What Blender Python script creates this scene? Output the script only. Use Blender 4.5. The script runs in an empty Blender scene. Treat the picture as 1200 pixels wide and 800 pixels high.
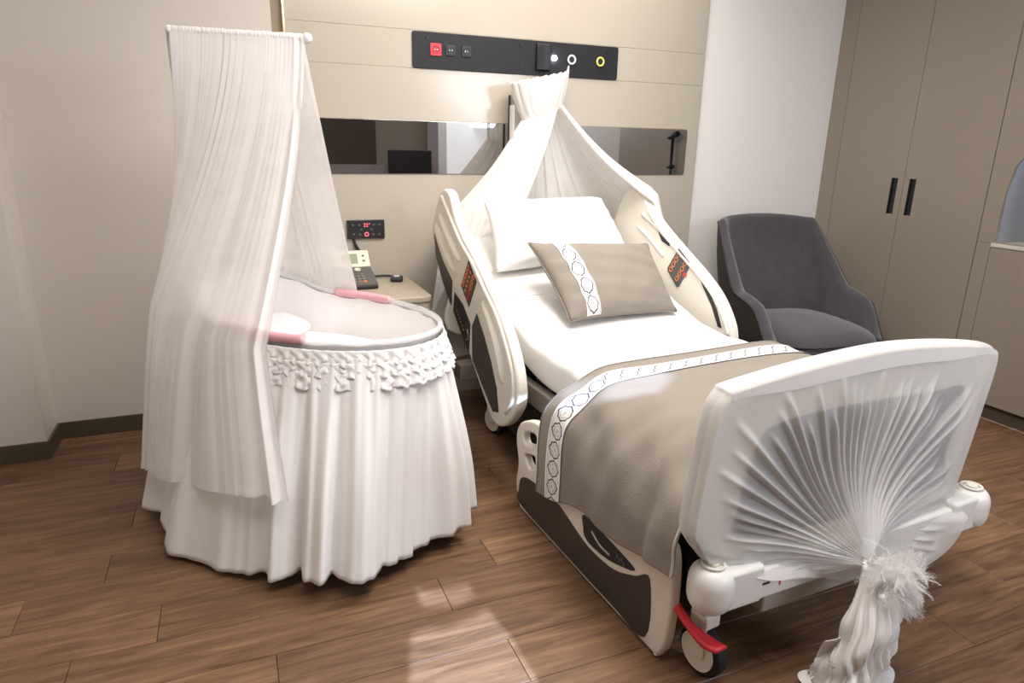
import bpy, bmesh, math, random
from mathutils import Vector, Matrix, Euler
import numpy as np
PI = math.pi
random.seed(7)
C = bpy.data.collections.new('scene'); bpy.context.scene.collection.children.link(C)
S = bpy.context.scene

# ---------------------------------------------------------------- camera
cam = bpy.data.cameras.new('camera'); camo = bpy.data.objects.new('camera', cam); C.objects.link(camo)
yaw, pit, rol, foc = 0.39516, 0.28551, 0.021869, 792.75
fw = Vector((math.sin(yaw)*math.cos(pit), math.cos(yaw)*math.cos(pit), -math.sin(pit)))
rt = fw.cross(Vector((0, 0, 1))).normalized(); up = rt.cross(fw)
r2 = rt*math.cos(rol)+up*math.sin(rol); u2 = -rt*math.sin(rol)+up*math.cos(rol)
m = Matrix((r2, u2, -fw)).transposed().to_4x4(); m.translation = Vector((0, 0, 1.45))
camo.matrix_world = m
cam.sensor_width = 36; cam.lens = foc/1200*36; cam.clip_start = 0.02
S.camera = camo

# ---------------------------------------------------------------- light
w = bpy.data.worlds.new('world'); S.world = w; w.use_nodes = True
w.node_tree.nodes['Background'].inputs[0].default_value = (0.8, 0.82, 0.85, 1)
w.node_tree.nodes['Background'].inputs[1].default_value = 0.25
S.view_settings.view_transform = 'Standard'; S.view_settings.look = 'None'
S.view_settings.exposure = 0.75; S.view_settings.gamma = 1.0; S.view_settings.use_curve_mapping = False
S.cycles.transparent_max_bounces = 24
def area(name, loc, target, sx, sy, power, col):
    l = bpy.data.lights.new(name, 'AREA'); l.shape = 'RECTANGLE'; l.size = sx; l.size_y = sy
    l.energy = power; l.color = col
    o = bpy.data.objects.new(name, l); C.objects.link(o); o.location = loc
    d = Vector(target)-Vector(loc); o.rotation_euler = d.to_track_quat('-Z', 'Y').to_euler()
    return o
area('ceiling_light_bed', (1.5, 2.3, 2.66), (1.5, 2.35, 0), 1.0, 0.6, 30, (1, 0.95, 0.90))
area('ceiling_light_room', (1.2, 1.0, 2.66), (1.2, 1.1, 0), 1.4, 0.7, 23, (1, 0.95, 0.90))
area('ceiling_light_cove', (1.5, 3.35, 2.64), (1.5, 3.6, 1.2), 2.2, 0.1, 6, (1, 0.94, 0.86))
area('window_daylight', (2.9, -1.1, 2.0), (1.6, 2.0, 0.7), 1.2, 0.8, 30, (0.80, 0.88, 1.0))
area('ceiling_light_left', (-0.1, 1.2, 2.66), (-0.6, 2.9, 1.0), 0.7, 0.7, 15, (1, 0.95, 0.90))
sun = bpy.data.lights.new('sun', 'SUN'); sun.energy = 12.0; sun.angle = 0.008; sun.color = (0.52, 0.68, 1.0)
suno = bpy.data.objects.new('sun', sun); C.objects.link(suno)
SUND = Vector((-0.06, 1.0, -0.52)).normalized()
suno.rotation_euler = SUND.to_track_quat('-Z', 'Y').to_euler()

# ---------------------------------------------------------------- materials
def mat(name, col, rough=0.6, metal=0.0, spec=0.5, bump=0, bscale=60, var=0, vscale=4, sheen=0, trans=0, emit=0, coat=0, vcol=None, stretch=None, coord='Object', alpha=1, ior=1.45):
    M = bpy.data.materials.new(name); M.use_nodes = True
    nt = M.node_tree; N = nt.nodes; P = N['Principled BSDF']
    P.inputs['Base Color'].default_value = (*col, 1); P.inputs['Roughness'].default_value = rough
    P.inputs['Metallic'].default_value = metal; P.inputs['Specular IOR Level'].default_value = spec
    P.inputs['Sheen Weight'].default_value = sheen; P.inputs['Transmission Weight'].default_value = trans
    P.inputs['Coat Weight'].default_value = coat; P.inputs['Alpha'].default_value = alpha; P.inputs['IOR'].default_value = ior
    if emit:
        P.inputs['Emission Color'].default_value = (*col, 1); P.inputs['Emission Strength'].default_value = emit
    tc = N.new('ShaderNodeTexCoord'); mp = N.new('ShaderNodeMapping'); nt.links.new(tc.outputs[coord], mp.inputs[0])
    if stretch: mp.inputs['Scale'].default_value = stretch
    if var:
        n = N.new('ShaderNodeTexNoise'); n.inputs['Scale'].default_value = vscale; n.inputs['Detail'].default_value = 5
        nt.links.new(mp.outputs[0], n.inputs[0])
        mx = N.new('ShaderNodeMixRGB'); mx.inputs[1].default_value = (*[c*(1-var) for c in col], 1)
        c2 = vcol or [min(1, c*(1+var)) for c in col]; mx.inputs[2].default_value = (*c2, 1)
        nt.links.new(n.outputs[0], mx.inputs[0]); nt.links.new(mx.outputs[0], P.inputs['Base Color'])
    if bump:
        n = N.new('ShaderNodeTexNoise'); n.inputs['Scale'].default_value = bscale; n.inputs['Detail'].default_value = 4
        nt.links.new(mp.outputs[0], n.inputs[0])
        b = N.new('ShaderNodeBump'); b.inputs['Strength'].default_value = bump; b.inputs['Distance'].default_value = 0.01
        nt.links.new(n.outputs[0], b.inputs['Height']); nt.links.new(b.outputs[0], P.inputs['Normal'])
    return M
def sheer(name, col, opac, transl=0.4):
    M = bpy.data.materials.new(name); M.use_nodes = True; nt = M.node_tree; N = nt.nodes; N.clear()
    o = N.new('ShaderNodeOutputMaterial'); a = N.new('ShaderNodeMixShader'); b = N.new('ShaderNodeMixShader')
    d = N.new('ShaderNodeBsdfDiffuse'); t = N.new('ShaderNodeBsdfTranslucent'); tr = N.new('ShaderNodeBsdfTransparent')
    d.inputs[0].default_value = (*col, 1); t.inputs[0].default_value = (*col, 1)
    tc = N.new('ShaderNodeTexCoord'); n = N.new('ShaderNodeTexNoise'); n.inputs['Scale'].default_value = 14
    nt.links.new(tc.outputs['Object'], n.inputs[0])
    mr = N.new('ShaderNodeMapRange'); mr.inputs['To Min'].default_value = opac-0.06; mr.inputs['To Max'].default_value = min(1, opac+0.06)
    nt.links.new(n.outputs[0], mr.inputs[0])
    b.inputs[0].default_value = transl
    nt.links.new(d.outputs[0], b.inputs[1]); nt.links.new(t.outputs[0], b.inputs[2])
    nt.links.new(mr.outputs[0], a.inputs[0]); nt.links.new(tr.outputs[0], a.inputs[1]); nt.links.new(b.outputs[0], a.inputs[2])
    nt.links.new(a.outputs[0], o.inputs[0]); return M
def wood(name):
    M = bpy.data.materials.new(name); M.use_nodes = True; nt = M.node_tree; N = nt.nodes; P = N['Principled BSDF']
    tc = N.new('ShaderNodeTexCoord'); oi = N.new('ShaderNodeObjectInfo')
    off = N.new('ShaderNodeVectorMath'); off.operation = 'SCALE'; off.inputs[0].default_value = (13, 7, 3)
    nt.links.new(oi.outputs['Random'], off.inputs['Scale'])
    add = N.new('ShaderNodeVectorMath'); nt.links.new(tc.outputs['Object'], add.inputs[0]); nt.links.new(off.outputs[0], add.inputs[1])
    mp = N.new('ShaderNodeMapping'); mp.inputs['Scale'].default_value = (1.3, 14, 1); nt.links.new(add.outputs[0], mp.inputs[0])
    n1 = N.new('ShaderNodeTexNoise'); n1.inputs['Scale'].default_value = 2.2; n1.inputs['Detail'].default_value = 8; n1.inputs['Roughness'].default_value = 0.62; n1.inputs['Distortion'].default_value = 0.8
    nt.links.new(mp.outputs[0], n1.inputs[0])
    cr = N.new('ShaderNodeValToRGB'); e = cr.color_ramp.elements
    e[0].position = 0.3; e[0].color = (0.095, 0.050, 0.027, 1); e[1].position = 0.72; e[1].color = (0.275, 0.160, 0.092, 1)
    x = e.new(0.5); x.color = (0.175, 0.096, 0.053, 1)
    nt.links.new(n1.outputs[0], cr.inputs[0])
    mp2 = N.new('ShaderNodeMapping'); mp2.inputs['Scale'].default_value = (4, 120, 1); nt.links.new(add.outputs[0], mp2.inputs[0])
    n2 = N.new('ShaderNodeTexNoise'); n2.inputs['Scale'].default_value = 2; n2.inputs['Detail'].default_value = 3; nt.links.new(mp2.outputs[0], n2.inputs[0])
    mx = N.new('ShaderNodeMixRGB'); mx.blend_type = 'OVERLAY'; mx.inputs[0].default_value = 0.35
    nt.links.new(cr.outputs[0], mx.inputs[1]); nt.links.new(n2.outputs[0], mx.inputs[2])
    hs = N.new('ShaderNodeHueSaturation'); mr = N.new('ShaderNodeMapRange'); mr.inputs['To Min'].default_value = 0.82; mr.inputs['To Max'].default_value = 1.16
    nt.links.new(oi.outputs['Random'], mr.inputs[0]); nt.links.new(mr.outputs[0], hs.inputs['Value']); nt.links.new(mx.outputs[0], hs.inputs['Color'])
    nt.links.new(hs.outputs[0], P.inputs['Base Color']); P.inputs['Roughness'].default_value = 0.42; P.inputs['Specular IOR Level'].default_value = 0.4
    b = N.new('ShaderNodeBump'); b.inputs['Strength'].default_value = 0.12; b.inputs['Distance'].default_value = 0.004
    nt.links.new(n2.outputs[0], b.inputs['Height']); nt.links.new(b.outputs[0], P.inputs['Normal'])
    return M
def lattice(name, aspect):
    # printed trim: uv.x = motif count along the band, uv.y = -1..1 across it
    M = bpy.data.materials.new(name); M.use_nodes = True; nt = M.node_tree; N = nt.nodes; P = N['Principled BSDF']
    P.inputs['Roughness'].default_value = 0.8
    L = nt.links.new
    def mth(op, a, b=None, c=None):
        n = N.new('ShaderNodeMath'); n.operation = op
        for i, v in enumerate((a, b, c)):
            if v is None: continue
            if isinstance(v, (int, float)): n.inputs[i].default_value = v
            else: L(v, n.inputs[i])
        return n.outputs[0]
    uv = N.new('ShaderNodeUVMap'); sp = N.new('ShaderNodeSeparateXYZ'); L(uv.outputs[0], sp.inputs[0])
    x = mth('MULTIPLY', mth('SUBTRACT', mth('FRACT', sp.outputs[0]), 0.5), 2*aspect)
    y = mth('SUBTRACT', mth('MULTIPLY', sp.outputs[1], 2.0), 1.0)
    r = mth('SQRT', mth('ADD', mth('MULTIPLY', x, x), mth('MULTIPLY', y, y)))
    th = mth('ARCTAN2', y, x)
    q = mth('DIVIDE', r, mth('ADD', mth('ADD', 1.0, mth('MULTIPLY', mth('COSINE', mth('MULTIPLY', th, 4.0)), 0.03)), mth('MULTIPLY', mth('COSINE', mth('MULTIPLY', th, 8.0)), 0.05)))
    ring = mth('LESS_THAN', mth('ABSOLUTE', mth('SUBTRACT', q, 0.80)), 0.08)
    ring2 = mth('LESS_THAN', mth('ABSOLUTE', mth('SUBTRACT', q, 0.50)), 0.07)
    core = mth('LESS_THAN', q, 0.2)
    vo = N.new('ShaderNodeTexVoronoi'); vo.inputs['Scale'].default_value = 9; L(uv.outputs[0], vo.inputs[0])
    m0 = N.new('ShaderNodeMixRGB'); m0.inputs[1].default_value = (0.66, 0.63, 0.61, 1); m0.inputs[2].default_value = (0.86, 0.84, 0.82, 1); L(vo.outputs[0], m0.inputs[0])
    m1 = N.new('ShaderNodeMixRGB'); m1.inputs[2].default_value = (0.45, 0.44, 0.47, 1); L(m0.outputs[0], m1.inputs[1]); L(mth('MULTIPLY', mth('ADD', ring2, core), 0.6), m1.inputs[0])
    m2 = N.new('ShaderNodeMixRGB'); m2.inputs[2].default_value = (0.07, 0.07, 0.09, 1); L(m1.outputs[0], m2.inputs[1]); L(ring, m2.inputs[0])
    L(m2.outputs[0], P.inputs['Base Color']); return M

M_white = mat('white_wall_paint', (0.84, 0.81, 0.79), 0.6, bump=0.03, bscale=80)
M_beige = mat('beige_wall_paint', (0.60, 0.55, 0.495), 0.55, bump=0.04, bscale=60)
M_panel = mat('beige_lacquer_panel', (0.475, 0.425, 0.36), 0.16, spec=0.42, var=0.02, vscale=1)
M_ceil = mat('ceiling_paint', (0.8, 0.78, 0.74), 0.8, bump=0.02)
M_base = mat('dark_baseboard', (0.075, 0.058, 0.04), 0.4, var=0.1, vscale=8)
M_ward = mat('wardrobe_laminate', (0.285, 0.243, 0.195), 0.34, var=0.05, vscale=1.5)
M_wood = wood('oak_plank')
M_under = mat('floor_joint', (0.05, 0.03, 0.02), 0.9, var=0.1)
M_mirror = mat('tinted_mirror', (0.50, 0.495, 0.485), 0.015, metal=1.0, bump=0.002, bscale=2)
M_dark = mat('black_plastic', (0.018, 0.018, 0.02), 0.4, var=0.1, vscale=20)
M_anth = mat('anthracite_panel', (0.018, 0.018, 0.022), 0.55, spec=0.3, var=0.06, vscale=5)
M_brown = mat('dark_brown_insert', (0.050, 0.040, 0.036), 0.38, var=0.05, vscale=5)
M_plas = mat('cream_plastic', (0.80, 0.755, 0.67), 0.3, spec=0.5, var=0.02, vscale=3)
M_wplas = mat('white_plastic', (0.82, 0.80, 0.77), 0.3, var=0.02)
M_brass = mat('brass_edge', (0.62, 0.52, 0.36), 0.25, metal=1.0, var=0.05)
M_stripb = mat('brown_recess', (0.30, 0.225, 0.15), 0.5, var=0.05)
M_red = mat('red_plastic', (0.60, 0.03, 0.045), 0.35, var=0.05)
M_orange = mat('orange_print', (0.72, 0.24, 0.08), 0.5, var=0.05)
M_white2 = mat('white_print', (0.85, 0.85, 0.83), 0.5, var=0.02)
M_yellow = mat('yellow_ring', (0.75, 0.70, 0.15), 0.4, var=0.05)
M_steel = mat('brushed_steel', (0.55, 0.54, 0.52), 0.35, metal=1, var=0.05)
M_linen = mat('white_bed_linen', (0.86, 0.85, 0.83), 0.75, bump=0.10, bscale=9, sheen=0.15)
M_skirt = mat('white_cotton_skirt', (0.85, 0.83, 0.82), 0.8, bump=0.10, bscale=14, sheen=0.1)
M_taupe = mat('taupe_linen', (0.245, 0.212, 0.176), 0.85, bump=0.25, bscale=220, sheen=0.15, var=0.06, vscale=3)
M_pipe = mat('piping_cord', (0.62, 0.58, 0.52), 0.8, var=0.05)
M_trimA = lattice('lattice_trim_blanket', 1.0)
M_trimB = lattice('lattice_trim_cushion', 1.0)
M_veil = sheer('sheer_bassinet_veil', (0.92, 0.90, 0.89), 0.86, 0.38)
M_veil2 = sheer('sheer_canopy_voile', (0.92, 0.90, 0.88), 0.87, 0.35)
M_cover = sheer('stretch_cover_cloth', (0.90, 0.88, 0.87), 0.62, 0.28)
M_tail = mat('gathered_white_cloth', (0.84, 0.81, 0.79), 0.75, bump=0.1, bscale=20, sheen=0.2)
M_feather = sheer('white_feather', (0.97, 0.96, 0.95), 0.93, 0.45)
M_chair = mat('charcoal_velvet', (0.058, 0.052, 0.060), 0.85, bump=0.4, bscale=200, sheen=0.4, var=0.35, vscale=16)
M_chairo = mat('dark_chair_back', (0.030, 0.025, 0.022), 0.6, bump=0.2, bscale=200, var=0.15)
M_night = mat('greige_nightstand', (0.42, 0.36, 0.285), 0.42, var=0.03, vscale=2)
M_pink = mat('pink_handle', (0.72, 0.38, 0.42), 0.5, var=0.04)
M_liner = mat('quilted_liner', (0.80, 0.77, 0.77), 0.85, bump=0.15, bscale=10, sheen=0.1)
M_pinkc = mat('pale_pink_pillow', (0.78, 0.66, 0.68), 0.85, bump=0.1, bscale=12)
M_acryl = mat('clear_acrylic', (0.97, 0.97, 0.98), 0.15, spec=0.6, alpha=0.30, var=0.01)
M_phone = mat('phone_grey', (0.10, 0.095, 0.085), 0.5, var=0.05)
M_cream = mat('phone_cream', (0.68, 0.64, 0.52), 0.45, var=0.03)
M_lcd = mat('phone_lcd', (0.25, 0.27, 0.17), 0.3, var=0.05)
M_rubber = mat('black_rubber', (0.012, 0.012, 0.012), 0.7, bump=0.1, var=0.1)
M_frame = mat('bed_frame_taupe', (0.20, 0.17, 0.145), 0.5, var=0.05)
M_bed_under = mat('bed_underframe_dark', (0.02, 0.018, 0.016), 0.6, var=0.1)
M_fbgrey = mat('footboard_insert_grey', (0.022, 0.022, 0.026), 0.5, var=0.05)
M_glass = mat('niche_glass', (0.40, 0.41, 0.45), 0.25, spec=0.6, var=0.06)
M_ledw = mat('led_white', (0.80, 0.90, 1.0), 0.5, emit=28)
M_nichefill = mat('niche_fill_glow', (0.85, 0.92, 1.0), 0.5, emit=9)  # glow of the fill strip added inside the niche
M_ledr = mat('led_red', (1.0, 0.12, 0.18), 0.5, emit=0.9)
M_icon = mat('touch_icon', (0.16, 0.15, 0.15), 0.5, var=0.05)
M_darkwood = mat('dark_door_wood', (0.055, 0.038, 0.028), 0.45, var=0.2, vscale=6, stretch=(8, 8, 1))
M_olive = mat('grey_olive_wall', (0.25, 0.23, 0.19), 0.7, var=0.03)

# ---------------------------------------------------------------- helpers
def link(o, parent=None):
    C.objects.link(o)
    if parent: o.parent = parent
    return o
def mesh(name, vs, fs, mt, parent=None, smooth=True, uvs=None, loc=None):
    me = bpy.data.meshes.new(name); me.from_pydata([tuple(v) for v in vs], [], fs)
    if smooth: me.polygons.foreach_set('use_smooth', [True]*len(me.polygons))
    if uvs is not None:
        ul = me.uv_layers.new(name='UVMap')
        for l in me.loops: ul.data[l.index].uv = uvs[l.vertex_index]
    me.materials.append(mt); me.update()
    o = bpy.data.objects.new(name, me)
    if loc: o.location = loc
    return link(o, parent)
def bmo(name, bm, mt, parent=None, smooth=False, loc=None, rot=None):
    me = bpy.data.meshes.new(name); bmesh.ops.recalc_face_normals(bm, faces=bm.faces); bm.to_mesh(me); bm.free()
    if smooth: me.polygons.foreach_set('use_smooth', [True]*len(me.polygons))
    me.materials.append(mt); o = bpy.data.objects.new(name, me)
    if loc: o.location = loc
    if rot: o.rotation_euler = rot
    return link(o, parent)
def bevel(o, w=0.004, seg=2, ang=0.6):
    b = o.modifiers.new('bevel', 'BEVEL'); b.width = w; b.segments = seg; b.limit_method = 'ANGLE'; b.angle_limit = ang
    o.data.polygons.foreach_set('use_smooth', [True]*len(o.data.polygons))
    if hasattr(o.data, 'set_sharp_from_angle'): pass
    n = o.modifiers.new('wn', 'WEIGHTED_NORMAL'); n.keep_sharp = True
    return o
def add_box(bm, x0, x1, y0, y1, z0, z1, M=None):
    vs = [bm.verts.new((x, y, z)) for x in (x0, x1) for y in (y0, y1) for z in (z0, z1)]
    if M:
        for v in vs: v.co = M @ v.co
    for f in ((0, 1, 3, 2), (4, 6, 7, 5), (0, 4, 5, 1), (2, 3, 7, 6), (0, 2, 6, 4), (1, 5, 7, 3)): bm.faces.new([vs[i] for i in f])
def box(name, x0, x1, y0, y1, z0, z1, mt, parent=None, bev=0, seg=2):
    bm = bmesh.new(); c = Vector(((x0+x1)/2, (y0+y1)/2, z0)) if parent is None else Vector((0, 0, 0))
    add_box(bm, x0-c.x, x1-c.x, y0-c.y, y1-c.y, z0-c.z, z1-c.z)
    o = bmo(name, bm, mt, parent, loc=c)
    if bev: bevel(o, bev, seg)
    return o
def cyl(name, p0, p1, r0, mt, parent=None, r1=None, n=20, bev=0):
    p0 = Vector(p0); p1 = Vector(p1); d = p1-p0; bm = bmesh.new()
    bmesh.ops.create_cone(bm, cap_ends=True, segments=n, radius1=r0, radius2=r1 if r1 is not None else r0, depth=d.length)
    q = d.to_track_quat('Z', 'Y').to_matrix().to_4x4(); bm.transform(Matrix.Translation((p0+p1)/2) @ q)
    o = bmo(name, bm, mt, parent)
    if bev: bevel(o, bev)
    else:
        for p in o.data.polygons: p.use_smooth = len(p.vertices) == 4
    return o
def catm(pts, n, closed=False):
    P = [Vector(p) for p in pts]; out = []; k = len(P); segs = k if closed else k-1
    for i in range(segs):
        a = P[(i-1) % k] if closed or i > 0 else P[0]*2-P[1]
        b = P[i]; c = P[(i+1) % k]
        d = P[(i+2) % k] if closed or i+2 < k else P[-1]*2-P[-2]
        for j in range(n):
            t = j/n
            out.append(0.5*((2*b)+(-a+c)*t+(2*a-5*b+4*c-d)*t*t+(-a+3*b-3*c+d)*t**3))
    if not closed: out.append(P[-1].copy())
    return out
def cat_at(P, t):
    k = len(P)-1; x = min(max(t, 0), 1)*k; i = min(int(x), k-1); t = x-i
    b = P[i]; c = P[i+1]; a = P[i-1] if i > 0 else P[0]*2-P[1]; d = P[i+2] if i+2 <= k else P[-1]*2-P[-2]
    return 0.5*((2*b)+(-a+c)*t+(2*a-5*b+4*c-d)*t*t+(-a+3*b-3*c+d)*t**3)
def tube(name, pts, r, mt, parent=None, n=10, closed=False, sm=6, flat=None, rfun=None):
    P = catm(pts, sm, closed) if sm > 1 else [Vector(p) for p in pts]
    vs = []; fs = []; L = len(P); ref = None
    for i, p in enumerate(P):
        t = (P[(i+1) % L]-P[i-1]) if (closed or 0 < i < L-1) else (P[1]-P[0] if i == 0 else P[-1]-P[-2])
        t.normalize()
        if ref is None: ref = Vector((0, 0, 1)) if abs(t.z) < 0.9 else Vector((1, 0, 0))
        a = (ref-t*ref.dot(t)).normalized(); b = t.cross(a); ref = a
        rr = r if rfun is None else rfun(i/(L-1))
        for j in range(n):
            an = 2*PI*j/n; vs.append(p+a*math.cos(an)*rr*(flat or 1)+b*math.sin(an)*rr)
    for i in range(L if closed else L-1):
        for j in range(n):
            i2 = (i+1) % L; fs.append((i*n+j, i*n+(j+1) % n, i2*n+(j+1) % n, i2*n+j))
    if not closed:
        fs.append(tuple(range(n))[::-1]); fs.append(tuple((L-1)*n+j for j in range(n)))
    return mesh(name, vs, fs, mt, parent)
def grid(name, fn, nu, nv, mt, parent=None, cu=False, thick=0, off=0, uvf=None, flip=False):
    vs = []; uvs = []; fs = []
    for i in range(nu if cu else nu+1):
        for j in range(nv+1):
            vs.append(fn(i/nu, j/nv)); uvs.append(uvf(i/nu, j/nv) if uvf else (i/nu, j/nv))
    W = nv+1; K = nu if cu else nu+1
    for i in range(nu):
        for j in range(nv):
            a = (i*W+j, ((i+1) % K)*W+j, ((i+1) % K)*W+j+1, i*W+j+1); fs.append(a[::-1] if flip else a)
    o = mesh(name, vs, fs, mt, parent, uvs=uvs)
    if thick:
        s = o.modifiers.new('solid', 'SOLIDIFY'); s.thickness = thick; s.offset = off
    return o
def plate(name, outline, axis, pos, thick, mt, parent=None, bev=0.006, holes=(), smooth=True, sm=5):
    """extruded outline with optional holes; axis 'u': outline is (v,z) on plane u=pos; axis 'v': (u,z) on plane v=pos; pos is the centre"""
    cu = bpy.data.curves.new('tmp', 'CURVE'); cu.dimensions = '2D'; cu.fill_mode = 'BOTH'
    cu.extrude = max(thick/2-bev, 0.0001); cu.bevel_depth = bev; cu.bevel_resolution = 2; cu.offset = -bev
    for ol in (outline, *holes):
        pts = catm([(p[0], p[1], 0) for p in ol], sm, True) if smooth else [Vector((p[0], p[1], 0)) for p in ol]
        s = cu.splines.new('POLY'); s.points.add(len(pts)-1); s.use_cyclic_u = True
        for q, p in zip(s.points, pts): q.co = (p.x, p.y, 0, 1)
    to = bpy.data.objects.new('tmp', cu); C.objects.link(to)
    dg = bpy.context.evaluated_depsgraph_get(); me = bpy.data.meshes.new_from_object(to.evaluated_get(dg))
    bpy.data.objects.remove(to); bpy.data.curves.remove(cu)
    for v in me.vertices:
        x, y, z = v.co
        v.co = (pos+z, x, y) if axis == 'u' else ((x, pos-z, y) if axis == 'v' else (x, y, pos+z))
    me.name = name; me.materials.clear(); me.materials.append(mt)
    bm = bmesh.new(); bm.from_mesh(me); bmesh.ops.remove_doubles(bm, verts=bm.verts, dist=1e-5); bmesh.ops.recalc_face_normals(bm, faces=bm.faces); bm.to_mesh(me); bm.free()
    me.polygons.foreach_set('use_smooth', [True]*len(me.polygons))
    o = bpy.data.objects.new(name, me); link(o, parent)
    wn_ = o.modifiers.new('wn', 'WEIGHTED_NORMAL'); wn_.weight = 100
    return o
def empty(name, loc=(0, 0, 0), rz=0.0):
    o = bpy.data.objects.new(name, None); o.empty_display_size = 0.1; C.objects.link(o); o.location = loc; o.rotation_euler = (0, 0, rz); return o
def tag(o, label, cat, group=None):
    o['label'] = label; o['category'] = cat
    if group: o['group'] = group
    return o
def struct(o): o['kind'] = 'structure'; return o
def text(name, s, size, mt, parent, M, ext=0.0006):
    cu = bpy.data.curves.new('tmp', 'FONT'); cu.body = s; cu.size = size; cu.extrude = ext; cu.align_x = 'CENTER'; cu.align_y = 'CENTER'; cu.resolution_u = 3
    to = bpy.data.objects.new('tmp', cu); C.objects.link(to)
    dg = bpy.context.evaluated_depsgraph_get(); me = bpy.data.meshes.new_from_object(to.evaluated_get(dg))
    bpy.data.objects.remove(to); bpy.data.curves.remove(cu); me.transform(M); me.name = name; me.materials.clear(); me.materials.append(mt)
    return link(bpy.data.objects.new(name, me), parent)
def folds(n, seed, jit=0.35):
    rg = random.Random(seed); ps = [rg.uniform(0, 2*PI) for _ in range(4)]; am = [rg.uniform(.6, 1) for _ in range(4)]
    def f(s):
        w = s+jit/n*(math.sin(2*PI*s*2.3+ps[0])*1.2+math.sin(2*PI*s*5.1+ps[1])*0.5)
        a = math.sin(2*PI*n*w+ps[2]); b = math.sin(2*PI*n*0.43*w+ps[3]); c = math.sin(2*PI*n*2.2*w+ps[1])
        return 0.62*a*am[0]+0.3*b*am[1]+0.18*c
    return f
sst = lambda a, b, x: (lambda t: t*t*(3-2*t))(min(max((x-a)/(b-a), 0), 1))
lerp = lambda a, b, t: a+(b-a)*t

# ---------------------------------------------------------------- room
XR, YB, XL, YF, ZC = 3.861, 3.692, -1.7, -1.25, 2.7
fl = struct(box('floor', XL-0.1, XR+0.5, YF-0.1, YB+0.1, -0.06, -0.006, M_under))
pw, pl = 0.18, 1.087
joints = {1: .553, 2: .773, 3: -.72, 6: -.455, 0: .012}
y0 = 1.77
rows = range(int((YF-y0)/pw)-1, int((YB-y0)/pw)+2)
pc = {}
for r in rows:
    ya, yb = y0+(r-1)*pw, y0+r*pw
    ya = max(ya, YF); yb = min(yb, YB)
    if yb-ya < 0.01: continue
    jx = joints.get(r, ((r*0.385) % 1)*pl)
    x = jx-pl*math.ceil((jx-XL)/pl)
    while x < XR+0.1:
        a, b = max(x, XL), min(x+pl, XR+0.1)
        if b-a > 0.02:
            key = (round(b-a, 3), round(yb-ya, 3))
            if key not in pc:
                bm = bmesh.new(); L_, W_ = (b-a)/2-0.0008, (yb-ya)/2-0.0008; e = 0.0012
                lo = [bm.verts.new((sx*L_, sy*W_, -0.006)) for sx, sy in ((-1, -1), (1, -1), (1, 1), (-1, 1))]
                mi = [bm.verts.new((sx*L_, sy*W_, -e)) for sx, sy in ((-1, -1), (1, -1), (1, 1), (-1, 1))]
                hi = [bm.verts.new((sx*(L_-e), sy*(W_-e), 0)) for sx, sy in ((-1, -1), (1, -1), (1, 1), (-1, 1))]
                for A, B in ((lo, mi), (mi, hi)):
                    for i in range(4): bm.faces.new((A[i], A[(i+1) % 4], B[(i+1) % 4], B[i]))
                bm.faces.new(hi)
                me = bpy.data.meshes.new('plank'); bm.to_mesh(me); bm.free(); me.materials.append(M_wood); pc[key] = me
            o = bpy.data.objects.new('plank', pc[key]); C.objects.link(o); o.parent = fl
            o.location = Vector(((a+b)/2, (ya+yb)/2, 0))-fl.location
        x += pl
struct(box('ceiling', XL-0.1, XR+0.5, YF-0.1, YB+0.1, ZC, ZC+0.1, M_ceil))
wb = struct(box('wall_back', XL-0.1, XR+0.5, YB, YB+0.1, 0, ZC, M_white))
lw = struct(box('wall_back_left', XL, 0.262, YB-0.012, YB, 0, ZC, M_beige))
# left pier
struct(box('wall_pier', XL, -0.874, 3.458, YB-0.012, 0, ZC, M_beige))
struct(box('wall_left', XL-0.1, XL, YF-0.1, YB, 0, ZC, M_beige))
struct(box('baseboard_back', -0.862, 0.262, YB-0.024, YB-0.012, 0, 0.085, M_base, bev=0.002))
struct(box('baseboard_pier_side', -0.874, -0.862, 3.458, YB-0.012, 0, 0.085, M_base, bev=0.002))
struct(box('baseboard_pier_front', XL, -0.862, 3.446, 3.458, 0, 0.085, M_base, bev=0.002))
struct(box('baseboard_right', 2.78, XR, YB-0.012, YB, 0, 0.085, M_base, bev=0.002))
struct(box('trim_1', 0.262, 0.312, YB-0.008, YB, 0, ZC, M_stripb))
struct(box('trim_2', 0.312, 0.322, YB-0.03, YB, 0, ZC, M_brass))
# lacquered headwall cladding in three boards
hw = empty('headwall_cladding', (0.322, YB, 0)); hw['kind'] = 'structure'
def pbox(name, par, x0, x1, y0, y1, z0, z1, mt, bev=0):
    L_ = par.location; return box(name, x0-L_.x, x1-L_.x, y0-L_.y, y1-L_.y, z0-L_.z, z1-L_.z, mt, par, bev)
pbox('panel', hw, 0.323, 2.768, YB-0.02, YB-0.0005, 0.0, 1.8105, M_panel, 0.002)
pbox('panel', hw, 0.323, 2.768, YB-0.02, YB-0.0005, 1.8110, 1.9915, M_panel, 0.002)
pbox('panel', hw, 0.323, 2.768, YB-0.02, YB-0.0005, 1.9920, ZC, M_panel, 0.002)
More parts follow.
